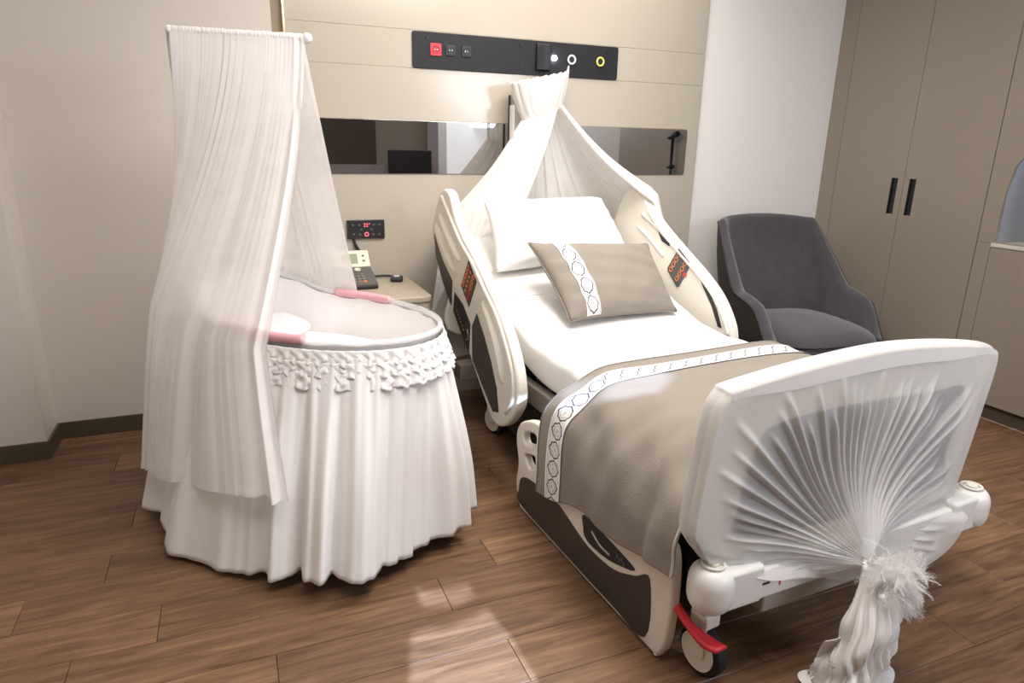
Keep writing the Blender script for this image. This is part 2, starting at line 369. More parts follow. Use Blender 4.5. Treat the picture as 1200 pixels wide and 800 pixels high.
# long mirror inset
def rrect(x0, x1, z0, z1, r, k=4):
    o = []
    for cx, cz, a0 in ((x1-r, z1-r, 0), (x0+r, z1-r, 90), (x0+r, z0+r, 180), (x1-r, z0+r, 270)):
        for i in range(k+1):
            a = math.radians(a0+90*i/k); o.append((cx+r*math.cos(a), cz+r*math.sin(a)))
    return o
mir = plate('wall_mirror', rrect(0.30+0.03, 2.683, 1.278, 1.551, 0.018), 'v', YB-0.0225, 0.005, M_mirror, bev=0.001, smooth=False)
mir.data.polygons.foreach_set('use_smooth', [False]*len(mir.data.polygons))
tag(mir, 'long narrow tinted mirror strip set into the beige headwall', 'mirror')
mf = plate('mirror_edge', rrect(0.327, 2.686, 1.275, 1.554, 0.02), 'v', YB-0.021, 0.003, M_stripb, mir, bev=0.0005, smooth=False)

# ---- wardrobe wall on the right
wd = tag(empty('wardrobe', (XR, 3.1, 0)), 'tall built-in taupe wardrobe with black recessed handles', 'wardrobe')
pbox('side_filler', wd, XR, XR+0.45, 3.567, YB-0.001, 0.0, ZC-0.002, M_ward, 0.0015)
pbox('carcass', wd, XR+0.022, XR+0.45, 2.525, 3.565, 0.0, ZC-0.002, M_ward)
def wdoor(ya, yb, hy0, hy1):
    # a door leaf with a routed pocket for the grip
    z0, z1, h0, h1 = 0.085, 2.55, 1.07, 1.29
    bm = bmesh.new(); X0, X1 = 0.0, 0.02
    for a, b, c, d in ((ya, yb, z0, h0), (ya, yb, h1, z1), (ya, hy0, h0, h1), (hy1, yb, h0, h1)):
        add_box(bm, X0, X1, a-3.1, b-3.1, c, d)
    bmesh.ops.remove_doubles(bm, verts=bm.verts, dist=1e-5)
    d = bmo('door', bm, M_ward, wd)
    bm = bmesh.new(); add_box(bm, 0.014, 0.0195, hy0-3.1, hy1-3.1, h0, h1)
    for s in ((hy0, hy0+0.004), (hy1-0.004, hy1)): add_box(bm, -0.001, 0.014, s[0]-3.1, s[1]-3.1, h0, h1)
    h = bmo('handle', bm, M_dark, d); return d
wdoor(3.043, 3.563, 3.082, 3.128)
wdoor(2.523, 3.040, 2.958, 3.002)
pbox('plinth', wd, XR+0.03, XR+0.05, 2.525, 3.565, 0.0, 0.082, M_base)
pbox('top_panel', wd, XR, XR+0.02, 2.523, 3.563, 2.553, ZC-0.002, M_ward, 0.001)
cb = tag(empty('counter_cabinet', (XR, 1.6, 0)), 'taupe cabinet with arched open niche and stone counter at right edge', 'cabinet')
# front panel with arched opening
arch = [(2.425, 0.985), (2.428, 1.10), (2.425, 1.25), (2.40, 1.39), (2.34, 1.48), (2.27, 1.51), (2.21, 1.51), (2.14, 1.48), (2.085, 1.39), (2.06, 1.25), (2.057, 0.985)]
plate('front_panel', [(0.9, 0.977), (2.519, 0.977), (2.519, ZC-0.002), (0.9, ZC-0.002)], 'u', XR+0.010, 0.02, M_ward, None, bev=0.001, holes=(arch,), smooth=False).parent = cb
for ch in cb.children: ch.location = -Vector(cb.location)
pbox('side_panel', cb, XR, XR+0.02, 2.442, 2.519, 0.0, 0.976, M_ward, 0.001)
pbox('door', cb, XR+0.001, XR+0.021, 1.7, 2.440, 0.088, 0.955, M_ward, 0.001)
pbox('door', cb, XR+0.001, XR+0.021, 0.9, 1.697, 0.088, 0.955, M_ward, 0.001)
pbox('counter', cb, XR-0.006, XR+0.42, 0.9, 2.440, 0.957, 0.978, mat('stone_counter', (0.60, 0.56, 0.47), 0.3, var=0.08, vscale=20), 0.003)
pbox('niche_back', cb, XR+0.40, XR+0.42, 0.9, 2.52, 0.979, 1.7, M_glass)
pbox('niche_side', cb, XR+0.022, XR+0.40, 2.427, 2.438, 0.979, 1.7, M_glass)
pbox('niche_side', cb, XR+0.022, XR+0.40, 2.044, 2.056, 0.979, 1.7, M_glass)
pbox('niche_top', cb, XR+0.022, XR+0.40, 2.056, 2.427, 1.6, 1.62, M_glass)
pbox('niche_fill_light', cb, XR+0.05, XR+0.08, 2.09, 2.39, 1.585, 1.598, M_nichefill)  # unseen glowing strip added to lighten the niche
pbox('plinth', cb, XR+0.03, XR+0.05, 0.9, 2.519, 0.0, 0.085, M_base)
struct(box('wall_right', XR+0.46, XR+0.5, YF-0.1, YB, 0, ZC, M_beige))
struct(box('wall_right_front', XR, XR+0.02, YF, 0.9, 0, ZC, M_beige))

# ---- front wall behind the viewer: door, screen, daylight window with drawn curtain
def sunpoly(pts):   # holes added to the front wall, shaped to cast sun patches on the floor
    out = []
    for x, y in pts:
        t = (y-YF)/SUND.y; out.append((x-SUND.x*t, -SUND.z*t))
    return out
sun_cutA = sunpoly([(.40, 1.712), (.453, 1.724), (.51, 1.705), (.56, 1.712), (.61, 1.722), (.658, 1.745), (.668, 1.68), (.682, 1.596), (.687, 1.393), (.69, 1.1), (.30, 1.1), (.34, 1.5)])
sun_cutB = sunpoly([(.471, 1.929), (.51, 1.893), (.557, 1.882), (.60, 1.880), (.641, 1.890), (.648, 1.833), (.61, 1.810), (.574, 1.8), (.52, 1.812), (.462, 1.832)])
# wall slits added for a soft striped patch of daylight on the bed runner
sun_cutC = []
for k_ in range(8):
    za = .67-SUND.z*(1.755+.026*k_-YF)/SUND.y; zb = za+.0092
    x0_, x1_ = .97+.012*abs(k_-3), 1.40-.03*abs(k_-5); sx_ = -SUND.x*(1.85-YF)/SUND.y
    sun_cutC.append([(x0_+sx_, za), (x1_+sx_, za), (x1_+sx_+.01, zb), (x0_+sx_+.01, zb)])
plate('wall_front', [(XL, 0), (XR, 0), (XR, ZC), (XL, ZC)], 'v', YF-0.003, 0.004, M_olive, bev=0.0004, holes=(sun_cutA, sun_cutB, *sun_cutC), smooth=False)['kind'] = 'structure'
d1 = struct(box('door_1', 1.0, 1.72, YF, YF+0.04, 0, 2.1, M_darkwood, bev=0.004))
tv = box('television', 1.80, 2.33, YF+0.30, YF+0.34, 0.85, 1.34, M_dark, bev=0.01)
cyl('stand_column', (0, 0.0, -0.85+0.02), (0, 0.0, 0.01), 0.025, M_dark, tv); cyl('stand_foot', (0, 0, -0.85), (0, 0, -0.83), 0.2, M_dark, tv)
tag(tv, 'black screen on a stand, seen reflected in the mirror strip', 'television')
w1 = struct(box('window_1', 2.62, 3.6, YF+0.0, YF+0.02, 0.9, 2.3, mat('white_roller_blind', (0.8, 0.8, 0.82), 0.8, emit=0.55), bev=0.004))
struct(box('trim_3', 2.50, 2.615, YF, YF+0.03, 0, ZC, M_white))
M_greyv = mat('grey_frame', (0.30, 0.27, 0.28), 0.5, var=.04)
struct(box('trim_4', 0.95, 2.50, YF, YF+0.05, 0.98, 1.16, M_greyv)); struct(box('trim_5', 2.36, 2.50, YF, YF+0.045, 1.16, ZC, M_greyv))
ls = tag(empty('light_stand', (3.80, 1.93, 0)), 'slim black folded light stand reflected at right end of mirror', 'stand')
cyl('pole', (0, 0, 0.1), (0, 0, 1.56), 0.014, M_dark, ls); cyl('clamp', (0, -0.04, 1.27), (0, 0.03, 1.27), 0.02, M_dark, ls)
for k in range(3):
    a = k*2*PI/3; cyl('leg', (0, 0, 0.7), (0.05*math.cos(a), 0.05*math.sin(a), 0.012), 0.01, M_dark, ls)
cyl('head', (0, -0.05, 1.53), (0, 0.07, 1.56), 0.025, M_dark, ls)

# ---------------------------------------------------------------- bedhead service panel
YP = YB-0.02
sp = tag(empty('service_panel', (1.54, YP, 1.81)), 'black wall service panel with sockets, white lamp and gas outlets', 'panel')
def spc(o): return o
X = lambda x: x-1.54
Z = lambda z: z-1.81
plate('backplate', rrect(X(0.94), X(2.152), Z(1.812), Z(1.988), 0.012), 'v', -0.005, 0.010, M_anth, sp, bev=0.0015, smooth=False)
for x, z in ((1.018, 1.955), (1.018, 1.85), (1.541, 1.957), (1.540, 1.853), (2.080, 1.957), (2.080, 1.853)):
    cyl('screw', (X(x), -0.010, Z(z)), (X(x), -0.014, Z(z)), 0.0075, M_dark, sp, r1=0.005, n=14)
def socket(x, z, mt, s):
    p = plate('socket', rrect(X(x-s), X(x+s), Z(z-s), Z(z+s), 0.005), 'v', -0.012, 0.008, mt, sp, bev=0.0015, smooth=False)
    tor = tube('socket_ring', [(X(x)+s*.66*math.cos(a*PI/6), -0.017, Z(z)+s*.66*math.sin(a*PI/6)) for a in range(12)], 0.0022, mt, p, closed=True, sm=2, n=6)
    w = cyl('socket_well', (X(x), -0.0150, Z(z)), (X(x), -0.0164, Z(z)), s*.6, M_dark if mt != M_red else mat('red_well', (0.35, 0.02, 0.03), 0.5, var=.05), p, n=20)
    for dx in (-0.007, 0.007): cyl('pin', (X(x)+dx, -0.0165, Z(z)), (X(x)+dx, -0.0175, Z(z)), 0.0028, M_steel, p, n=10)
socket(1.063, 1.905, M_red, 0.030); socket(1.143, 1.906, M_dark, 0.026); socket(1.230, 1.906, M_dark, 0.026)
bm = bmesh.new(); add_box(bm, X(1.630), X(1.715), -0.034, -0.0105, Z(1.838), Z(1.972))
lb = bevel(bmo('lamp_housing', bm, M_dark, sp), 0.006)
bm = bmesh.new(); add_box(bm, X(1.637), X(1.668), -0.0375, -0.034, Z(1.848), Z(1.960)); bmo('lamp_tile', bm, M_anth, lb)
bm = bmesh.new(); add_box(bm, X(1.7125), X(1.7175), -0.0365, -0.0105, Z(1.93), Z(1.975)); bmo('lamp_hinge', bm, M_dark, lb)
cyl('lamp_led', (X(1.742), -0.011, Z(1.905)), (X(1.742), -0.024, Z(1.905)), 0.013, M_ledw, lb, n=20)
for x, mt in ((1.848, M_white2), (2.030, M_yellow)):
    g = cyl('gas_outlet', (X(x), -0.0105, Z(1.903)), (X(x), -0.022, Z(1.903)), 0.024, M_dark, sp, n=24)
    tube('outlet_ring', [(X(x)+.0215*math.cos(a*PI/8), -0.022, Z(1.903)+.0215*math.sin(a*PI/8)) for a in range(16)], 0.0052, mt, g, closed=True, sm=2, n=8)

# ---------------------------------------------------------------- touch control panel and cable
cp = tag(empty('control_panel', (0.667, YP, 0.99)), 'small black touch control panel with red digits above the telephone', 'panel')
plate('glass', rrect(-.099, .099, -.049, .049, 0.004), 'v', -0.008, 0.016, M_dark, cp, bev=0.002, smooth=False)
FR = Matrix.Rotation(PI/2, 4, 'X')
text('digits', "22°", 0.026, M_ledr, cp, Matrix.Translation((0.004, -0.0165, 0.022)) @ FR)
tube('lit_ring', [(0.002+.0095*math.cos(a*PI/6), -0.0165, -0.026+.0095*math.sin(a*PI/6)) for a in range(12)], 0.0022, M_ledr, cp, closed=True, sm=2, n=6)
for x, z in ((-.068, .024), (-.035, .024), (.042, .024), (.072, .024), (-.025, 0), (.03, 0), (-.066, -.024), (-.032, -.026), (.038, -.026), (.07, -.026)):
    bm = bmesh.new(); add_box(bm, x-.004, x+.004, -0.0170, -0.0162, z-.005, z+.005); add_box(bm, x-.007, x+.001, -0.0170, -0.0162, z-.002, z+.001); bmo('touch_icon', bm, M_icon, cp)
cbl = tube('phone_cable', [(0.600, YP-0.004, 0.942), (0.606, YP-0.010, 0.915), (0.625, YP-0.02, 0.875), (0.635, YP-0.04, 0.83), (0.64, YP-0.05, 0.76), (0.635, 3.60, 0.737)], 0.0075, M_dark, sm=6)
tag(cbl, 'black cable running from the wall control panel down behind the telephone', 'cable')

# ---------------------------------------------------------------- nightstand, telephone, remote
ns = tag(empty('nightstand', (0.64, 3.4, 0)), 'greige bedside cabinet with rounded corner between bassinet and bed', 'nightstand')
def nsol(x0, x1, y0, y1, r): return [(a, b) for a, b in rrect(x0, x1, y0, y1, r, 6)]
plate('body', nsol(-.245, .238, -.268, .262, 0.035), 'z', 0.3825, 0.625, M_night, ns, bev=0.003, smooth=False)
plate('top', nsol(-.25, .243, -.275, .265, 0.04), 'z', 0.71, 0.03, M_night, ns, bev=0.006, smooth=False)
box('drawer', -.20, .165, -.272, -.262, .50, .665, M_night, ns, 0.003)
box('drawer', -.20, .165, -.272, -.262, .32, .485, M_night, ns, 0.003)
for z in (.492, .676, .31): box('drawer_shadow_gap', -.205, .172, -.2695, -.262, z-.008, z+.006, M_dark, ns)
box('drawer_shadow_gap', .166, .172, -.2695, -.262, .31, .68, M_dark, ns)
box('plinth', -.22, .21, -.24, .25, 0.0, .069, M_base, ns)
ph = tag(empty('telephone', (0.565, 3.46, 0.7265), 0.02), 'grey desk telephone with cream display on the bedside cabinet', 'telephone')
tilt = Matrix.Translation((0, 0, .014)) @ Matrix.Rotation(0.30, 4, 'X')
bm = bmesh.new(); add_box(bm, -.10, .10, -.095, .09, 0.0, 0.022); bevel(bmo('base', bm, M_dark, ph), 0.008)
bm = bmesh.new(); add_box(bm, -.098, .098, -.09, .10, 0.018, 0.045, tilt); bd = bevel(bmo('keypad_body', bm, M_phone, ph), 0.006)
bm = bmesh.new(); add_box(bm, -.098, .098, .0, .10, 0.0, 0.018, Matrix.Translation((0, .085, .075)) @ Matrix.Rotation(0.9, 4, 'X')); dsp = bevel(bmo('display_housing', bm, M_cream, ph), 0.006)
bm = bmesh.new(); add_box(bm, -.045, .035, .02, .078, 0.018, 0.0195, Matrix.Translation((0, .085, .075)) @ Matrix.Rotation(0.9, 4, 'X')); bmo('screen', bm, M_lcd, dsp)
for q in range(2):
    bm = bmesh.new(); add_box(bm, .06, .072, .03+.03*q, .04+.03*q, 0.018, 0.0200, Matrix.Translation((0, .085, .075)) @ Matrix.Rotation(0.9, 4, 'X')); bmo('soft_key', bm, M_phone, dsp)
for i in range(5):
    for j in range(4):
        x, y = -.06+i*.024, -.07+j*.027
        if i == 3 and j == 3: continue
        bm = bmesh.new(); add_box(bm, x-.008, x+.008, y-.006, y+.006, 0.045, 0.0495, tilt)
        bmo('key', bm, M_steel if i < 4 else (M_orange if j == 0 else M_steel), bd)
cyl('navigation_key', tilt @ Vector((.022, .058, .045)), tilt @ Vector((.022, .058, .052)), 0.016, M_cream, bd, n=16)
bm = bmesh.new(); add_box(bm, -.096, -.078, -.085, .095, 0.045, 0.062, tilt); bevel(bmo('handset', bm, M_phone, ph), 0.006)
rm = tag(empty('call_remote', (0.800, 3.545, 0.7255), -0.25), 'small black bedside device with white label behind the telephone', 'remote')
bm = bmesh.new(); add_box(bm, -.033, .033, -.045, .045, 0.0, 0.024); bevel(bmo('body', bm, M_dark, rm), 0.010, 3)
bm = bmesh.new(); add_box(bm, -.014, .014, -.012, .026, 0.024, 0.0248); bmo('label_sticker', bm, M_white2, rm)
tube('cord', [(-.0, .045, .012), (-.02, .075, .01), (-.07, .085, .012), (-.12, .07, .012), (-.165, .05, .02)], 0.006, M_dark, rm)

# ---------------------------------------------------------------- hospital bed
BO = Vector((1.655, 1.263, 0)); BR = math.radians(2.7)
def bedE(name): return empty(name, BO, BR)
bed = tag(bedE('hospital_bed'), 'white electric hospital bed with cream side rails and dark inserts', 'bed')
# chassis
bm = bmesh.new(); add_box(bm, -.44, -.40, .10, 2.12, .38, .435); add_box(bm, .40, .44, .10, 2.12, .38, .435); add_box(bm, -.40, .40, .10, .15, .38, .435); add_box(bm, -.40, .40, 1.2, 1.25, .37, .43); add_box(bm, -.40, .40, 2.08, 2.12, .38, .435); bevel(bmo('mattress_platform', bm, M_frame, bed), 0.006)
bm = bmesh.new(); add_box(bm, -.43, -.39, .12, 2.05, .24, .33); add_box(bm, .39, .43, .12, 2.05, .24, .33); add_box(bm, -.39, .39, .9, 1.0, .24, .31); add_box(bm, -.38, .38, .28, 1.85, .07, .24); bevel(bmo('underframe_light_block', bm, M_bed_under, bed), 0.006)  # includes a solid low box added to block light under the bed
for v in (0.55, 1.6):
    for u in (-.3, .3): cyl('lift_column', (u, v, .28), (u, v, .45), .04, M_bed_under, bed)
bm = bmesh.new(); add_box(bm, -.475, -.43, .9, 1.45, .37, .46); bevel(bmo('rail_mount', bm, M_frame, bed), 0.008)
# foot cross beam
bm = bmesh.new(); add_box(bm, -.52, .52, -.045, .055, .255, .355); bevel(bmo('foot_beam', bm, M_wplas, bed), 0.012, 3)
bm = bmesh.new(); add_box(bm, -.36, .36, -.02, .10, .18, .262); bevel(bmo('foot_tray', bm, mat('tray_greige', (.42, .37, .32), .5, var=.04), bed), 0.01)
for k, (x, wd_) in enumerate(((-.40, .05), (-.335, .004), (-.29, .045), (-.225, .03))):
    bm = bmesh.new(); add_box(bm, x-wd_/2, x+wd_/2, -.0465, -.0452, .305 if k != 1 else .288, .311 if k != 1 else .325); bmo('printed_mark', bm, M_red if k == 1 else M_anth, bed)
for k in range(4):
    bm = bmesh.new(); add_box(bm, -.432+.008*(k % 2), -.424+.01*(k % 2), -.0468, -.0452, .275+.016*k, .284+.016*k); bmo('printed_mark', bm, M_anth, bed)
for s in (-1, 1):
    L_ = []
    for k in range(15):
        t = k/14; r = 0.062*(1-abs(2*t-1)**3.2)**0.42+0.0005; L_.append((r, .245+.145*t))
    vs = []; fs = []; n = 28
    for r, z in L_:
        for j in range(n):
            a = 2*PI*j/n; vs.append((s*.548+r*math.cos(a), -.005+r*math.sin(a), z))
    for i in range(14):
        for j in range(n): fs.append((i*n+j, i*n+(j+1) % n, (i+1)*n+(j+1) % n, (i+1)*n+j))
    fs.append(tuple(range(n))); fs.append(tuple(14*n+j for j in range(n)))
    b = mesh('corner_bumper', vs, fs, M_wplas, bed)
    tube('bumper_ring', [(s*.548+.030*math.cos(a*PI/6), -.005+.030*math.sin(a*PI/6), .3885) for a in range(12)], .004, M_plas, b, closed=True, sm=2, n=6)
    cyl('bumper_cap', (s*.548, -.005, .385), (s*.548, -.005, .394), .016, M_plas, b)
    bm = bmesh.new(); add_box(bm, min(s*.40, s*.545), max(s*.40, s*.545), -.052, .045, .255, .375); bevel(bmo('bumper_arm', bm, M_wplas, b), 0.014, 3)
def caster(u, v, yw, brake):
    E = Matrix.Translation((u, v, 0)) @ Matrix.Rotation(yw, 4, 'Z')
    T = lambda x, y, z: E @ Vector((x, y, z))
    c = cyl('caster_wheel', T(-.012, 0, .075), T(.028, 0, .075), .075, M_rubber, bed, n=36, bev=0.008)
    cyl('wheel_disc', T(-.020, 0, .078), T(-.012, 0, .078), .058, M_plas, c, n=32)
    bm = bmesh.new(); add_box(bm, -.028, -.018, -.03, .03, .07, .20, E); add_box(bm, -.028, .03, -.03, .03, .165, .21, E); bevel(bmo('caster_fork', bm, M_plas, c), 0.006)
    cyl('caster_stem', T(0, 0, .2), T(0, 0, .27), .018, M_dark, c)
    if brake:
        P = [(-.050, .10, .225), (-.055, .05, .20), (-.05, .0, .170), (-.035, -.05, .150), (-.02, -.085, .145)]
        P = [T(*p) for p in P]; W = [.016, .013, .015, .026, .022]
        vs = []; 
        cen = catm(P, 5); 
        for i, p in enumerate(cen):
            t = i/(len(cen)-1)*4; k = min(int(t), 3); wv = lerp(W[k], W[k+1], t-k)
            for dx, dz in ((-1, .5), (-.6, 1), (.6, 1), (1, .5), (1, -.5), (-1, -.5)):
                q = E.to_3x3() @ Vector((dx*wv, 0, dz*.008)); vs.append(p+q)
        fs = [(i*6+j, i*6+(j+1) % 6, (i+1)*6+(j+1) % 6, (i+1)*6+j) for i in range(len(cen)-1) for j in range(6)]
        fs += [tuple(range(6)), tuple((len(cen)-1)*6+j for j in range(6))]
        mesh('brake_pedal', vs, fs, M_red, bed)
caster(-.52, .03, 0.10, True); caster(.50, .50, -0.1, False); caster(-.40, 1.78, 0.2, False); caster(.40, 1.78, 0.1, False)
bm = bmesh.new(); add_box(bm, -.53, .53, 1.93, 2.03, .25, .34); bevel(bmo('head_beam', bm, M_frame, bed), 0.01)
# headboard
plate('headboard', [(-.44, .42), (.44, .42), (.47, .7), (.45, 1.0), (.36, 1.10), (0, 1.13), (-.36, 1.10), (-.45, 1.0), (-.47, .7)], 'v', 2.235, .035, M_plas, bed, bev=.012)
# head side rails
OUT = [(2.027, 1.226), (2.091, 1.198), (2.16, 1.112), (2.222, .965), (2.037, .785), (1.852, .636), (1.646, .447), (1.466, .298), (1.396, .248), (1.329, .248), (1.233, .302), (1.145, .413), (1.16, .541), (1.241, .664), (1.367, .78), (1.481, .855), (1.642, .956), (1.771, 1.025), (1.884, 1.114), (1.95, 1.205)]
A_ = [(2.175, .992), (2.125, .938), (2.048, .871), (1.907, .792), (1.925, .665), (2.051, .765), (2.154, .883)]
B_ = [(1.689, .927), (1.592, .848), (1.682, .711), (1.782, .795)]
C_ = [(1.872, .742), (1.759, .704), (1.666, .633), (1.682, .494), (1.793, .566), (1.888, .645)]
D_ = [(1.586, .703), (1.494, .614), (1.414, .519), (1.354, .419), (1.328, .317), (1.388, .298), (1.519, .382), (1.636, .469), (1.643, .628)]
hr = plate('head_side_rail', OUT, 'u', -.555, .05, M_plas, bed, bev=.014)
hr['label'] = 'left head side rail with orange keypad and dark inserts'
plate('rail_insert', A_, 'u', -.581, .004, M_brown, hr, bev=.001, smooth=False)
plate('rail_insert', D_, 'u', -.581, .004, M_brown, hr, bev=.001, smooth=False)
plate('rail_display', C_, 'u', -.5815, .005, M_dark, hr, bev=.001, smooth=False)
plate('rail_keypad', B_, 'u', -.5815, .005, M_brown, hr, bev=.001, smooth=False)
tube('rail_edge_ridge', [(-.582, v-.0, z) for v, z in [(2.05, 1.19), (1.93, 1.10), (1.79, 1.0), (1.64, .925), (1.48, .82), (1.36, .745), (1.25, .63), (1.19, .53), (1.185, .43), (1.25, .345)]], .010, M_plas, hr)
for k, P in enumerate([[(2.085, 1.10), (1.97, 1.02), (1.87, .955), (1.80, .905)], [(2.145, 1.045), (2.06, .975), (1.965, .905), (1.87, .845)], [(1.52, .78), (1.41, .69), (1.325, .58), (1.283, .46)]]):
    tube('grip_pad', [(-.580, v, z) for v, z in P], .02, M_plas, hr, sm=8, rfun=lambda t: .021*(1-abs(2*t-1)**4)**.5+.002)
def keyring(u, v, z, mt, par, s=1, r=.011):
    tube('key', [(u, v+r*math.cos(a*PI/4), z+r*math.sin(a*PI/4)) for a in range(8)], .0026, mt, par, closed=True, sm=1, n=5)
for i in range(5):
    keyring(-.5845, lerp(1.692, 1.755, i/4)-.006, lerp(.895, .808, i/4), M_orange, hr)
    keyring(-.5845, lerp(1.625, 1.690, i/4), lerp(.862, .755, i/4), M_red if i > 2 else M_orange, hr)
    keyring(-.5845, lerp(1.658, 1.722, i/4), lerp(.878, .782, i/4), M_orange, hr, r=.006)
for i in range(7):
    bm = bmesh.new(); v, z = lerp(1.855, 1.745, i/6), lerp(.672, .585, i/6); add_box(bm, -.5846, -.5838, v-.006, v+.006, z-.004, z+.004); bmo('display_mark', bm, M_orange, hr)
tube('display_arc', [(-.5842, 1.70, .60), (-.5842, 1.685, .575), (-.5842, 1.69, .55), (-.5842, 1.72, .545)], .002, M_steel, hr)
M_keyg = mat('keypad_grey', (0.09, 0.085, 0.085), .45, var=.05)
# right head rail (inner face visible)
ROUT = [(2.03, 1.225), (1.994, 1.215), (1.866, 1.14), (1.741, 1.052), (1.55, .945), (1.395, .862), (1.272, .780), (1.188, .69), (1.143, .60), (1.135, .45), (1.20, .32), (1.33, .25), (1.41, .26), (1.65, .45), (1.85, .64), (2.04, .79), (2.2, .95), (2.15, 1.12), (2.09, 1.20)]
rr = plate('head_side_rail', ROUT, 'u', .555, .05, M_plas, bed, bev=.014)
rr['label'] = 'right head side rail with grey keypad of orange keys'
rk = plate('rail_keypad', [(1.58, .950), (1.490, .893), (1.480, .878), (1.555, .755), (1.570, .752), (1.655, .822), (1.657, .838)], 'u', .5285, .005, M_keyg, rr, bev=.001, smooth=False)
plate('rail_slot', [(1.404, .838), (1.335, .79), (1.261, .705), (1.213, .622), (1.238, .622), (1.297, .712), (1.371, .790)], 'u', .5285, .004, M_dark, rr, bev=.001, smooth=False)
plate('rail_slot', [(1.769, 1.022), (1.747, 1.020), (1.655, .966), (1.660, .950), (1.724, .968)], 'u', .5285, .004, M_fbgrey, rr, bev=.001, smooth=False)
plate('rail_slot', [(1.785, .940), (1.741, .925), (1.699, .893), (1.712, .885)], 'u', .5285, .004, M_fbgrey, rr, bev=.001, smooth=False)
for P in ([(1.92, 1.09), (1.80, 1.045), (1.66, .975)], [(1.95, 1.02), (1.83, .965), (1.70, .89)]):
    tube('grip_pad', [(.534, v, z) for v, z in P], .012, M_plas, rr, sm=8)
tube('rail_edge_ridge', [(.528, v, z) for v, z in [(1.86, 1.11), (1.74, 1.022), (1.55, .915), (1.395, .832), (1.285, .755), (1.205, .67), (1.165, .60)]], .008, M_plas, rr)
for i in range(4):
    keyring(.525, lerp(1.573, 1.625, i/3), lerp(.918, .835, i/3), M_orange, rr, r=.0125)
    keyring(.525, lerp(1.520, 1.570, i/3), lerp(.880, .795, i/3), M_orange, rr, r=.0125)
cyl('key', (.527, 1.512, .826), (.524, 1.512, .826), .012, M_red, rr, n=14)
# foot side rails
FR_ = [(1.054, .018), (1.088, .10), (1.072, .20), (1.095, .288), (1.083, .35), (1.029, .398), (.90, .435), (.6, .44), (.3, .42), (.14, .40), (.088, .36), (.078, .20), (.090, .07), (.118, .018), (.165, .008), (.6, .006), (.9, .006), (1.02, .006)]
h1 = [(1.022, .352), (.93, .378), (.93, .338), (1.018, .308)]
h2 = [(1.01, .262), (.93, .285), (.93, .245), (.965, .222), (1.0, .235)]
FD = [(1.040, .140), (1.0, .166), (.925, .181), (.786, .193), (.70, .186), (.6, .160), (.508, .142), (.40, .146), (.331, .162), (.25, .2), (.176, .236), (.176, .035), (.364, .024), (.706, .022), (1.045, .030), (1.052, .09)]
FL = [(.545, .246), (.388, .238), (.25, .222), (.33, .187), (.40, .168), (.483, .160), (.535, .170), (.548, .2)]
for s in (-1, 1):
    f = plate('foot_side_rail', FR_, 'u', s*.588, .036, M_plas, bed, bev=.010, holes=(h1, h2))
    plate('rail_insert', FD, 'u', s*.6065, .004, M_brown, f, bev=.001)
    pl_ = plate('angle_indicator', FL, 'u', s*.607, .006, M_dark, f, bev=.001)
    tube('indicator_scale', [(s*.6105, v, z) for v, z in ((.49, .215), (.44, .195), (.38, .192))], .004, M_steel, f)
    for k in range(4):
        bm = bmesh.new(); add_box(bm, s*.6105-.0006, s*.6105+.0006, .30+.012*k, .306+.012*k, .200+.008*(k % 2), .214+.008*(k % 2)); bmo('indicator_mark', bm, M_icon, f)
# footboard
FB = [(-.566, .867), (-.536, .882), (-.311, .907), (-.025, .923), (.196, .915), (.402, .893), (.484, .874), (.506, .848), (.503, .77), (.465, .55), (.43, .42), (.36, .365), (.1, .345), (-.25, .345), (-.45, .365), (-.56, .41), (-.615, .47), (-.632, .52), (-.614, .684), (-.594, .818)]
fbi = [(-.44, .72), (-.36, .765), (-.12, .775), (.24, .765), (.39, .75), (.36, .55), (.33, .43), (-.42, .43), (-.48, .55)]
sh = lambda P, c, k: [(c[0]+(x-c[0])*k, c[1]+(z-c[1])*k) for x, z in P]
fbd = plate('footboard', sh(FB, (-.05, .62), .985), 'v', .015, .036, M_plas, bed, bev=.012)
plate('footboard_insert', fbi, 'v', -.0045, .004, M_fbgrey, fbd, bev=.001)

# ---------------------------------------------------------------- mattress
def ztop(v): return .655+.075*sst(1.12, 1.6, v)+.27*sst(1.3, 2.45, v)*1.25+.0*v
mt_ = bedE('mattress')
def matf(a, b):
    # b along bed, a around section
    v = lerp(.075, 2.19, b); zt = ztop(v); zb = zt-.20 if v > .3 else zt-.215
    hw_ = .462; e = sst(0, .03, b)*sst(1, .97, b); hw_ -= .03*(1-e); zt -= .03*(1-e)
    th = 2*PI*a; c, s = math.cos(th), math.sin(th)
    x = math.copysign(abs(c)**.28, c)*hw_; z = (zt+zb)/2+math.copysign(abs(s)**.42, s)*(zt-zb)/2
    wr = .004*math.sin(9*v+3*x)*math.sin(23*x+4*v)+.003*math.sin(31*v-7*x)
    if s > .2: z += wr
    if b <= .0: pass
    return (x, v, z)
ms = grid('cover_sheet', matf, 72, 90, M_linen, mt_, cu=True)
bmx = bmesh.new(); bmx.from_mesh(ms.data)
bmx.verts.ensure_lookup_table()
for e0 in (0, 90): bmx.faces.new([bmx.verts[i*91+e0] for i in range(72)])
bmesh.ops.recalc_face_normals(bmx, faces=bmx.faces); bmx.to_mesh(ms.data); bmx.free()
ms.data.polygons.foreach_set('use_smooth', [True]*len(ms.data.polygons))
for v0, u0, u1 in ((1.56, -.45, .1), (1.77, -.45, .2)):
    tube('sheet_crease', [(lerp(u0, u1, t/5), v0+.006*math.sin(t), ztop(v0)+.0005) for t in range(6)], .006, M_linen, mt_, flat=.5)
tag(mt_, 'white sheeted mattress on the hospital bed, head end raised', 'mattress')

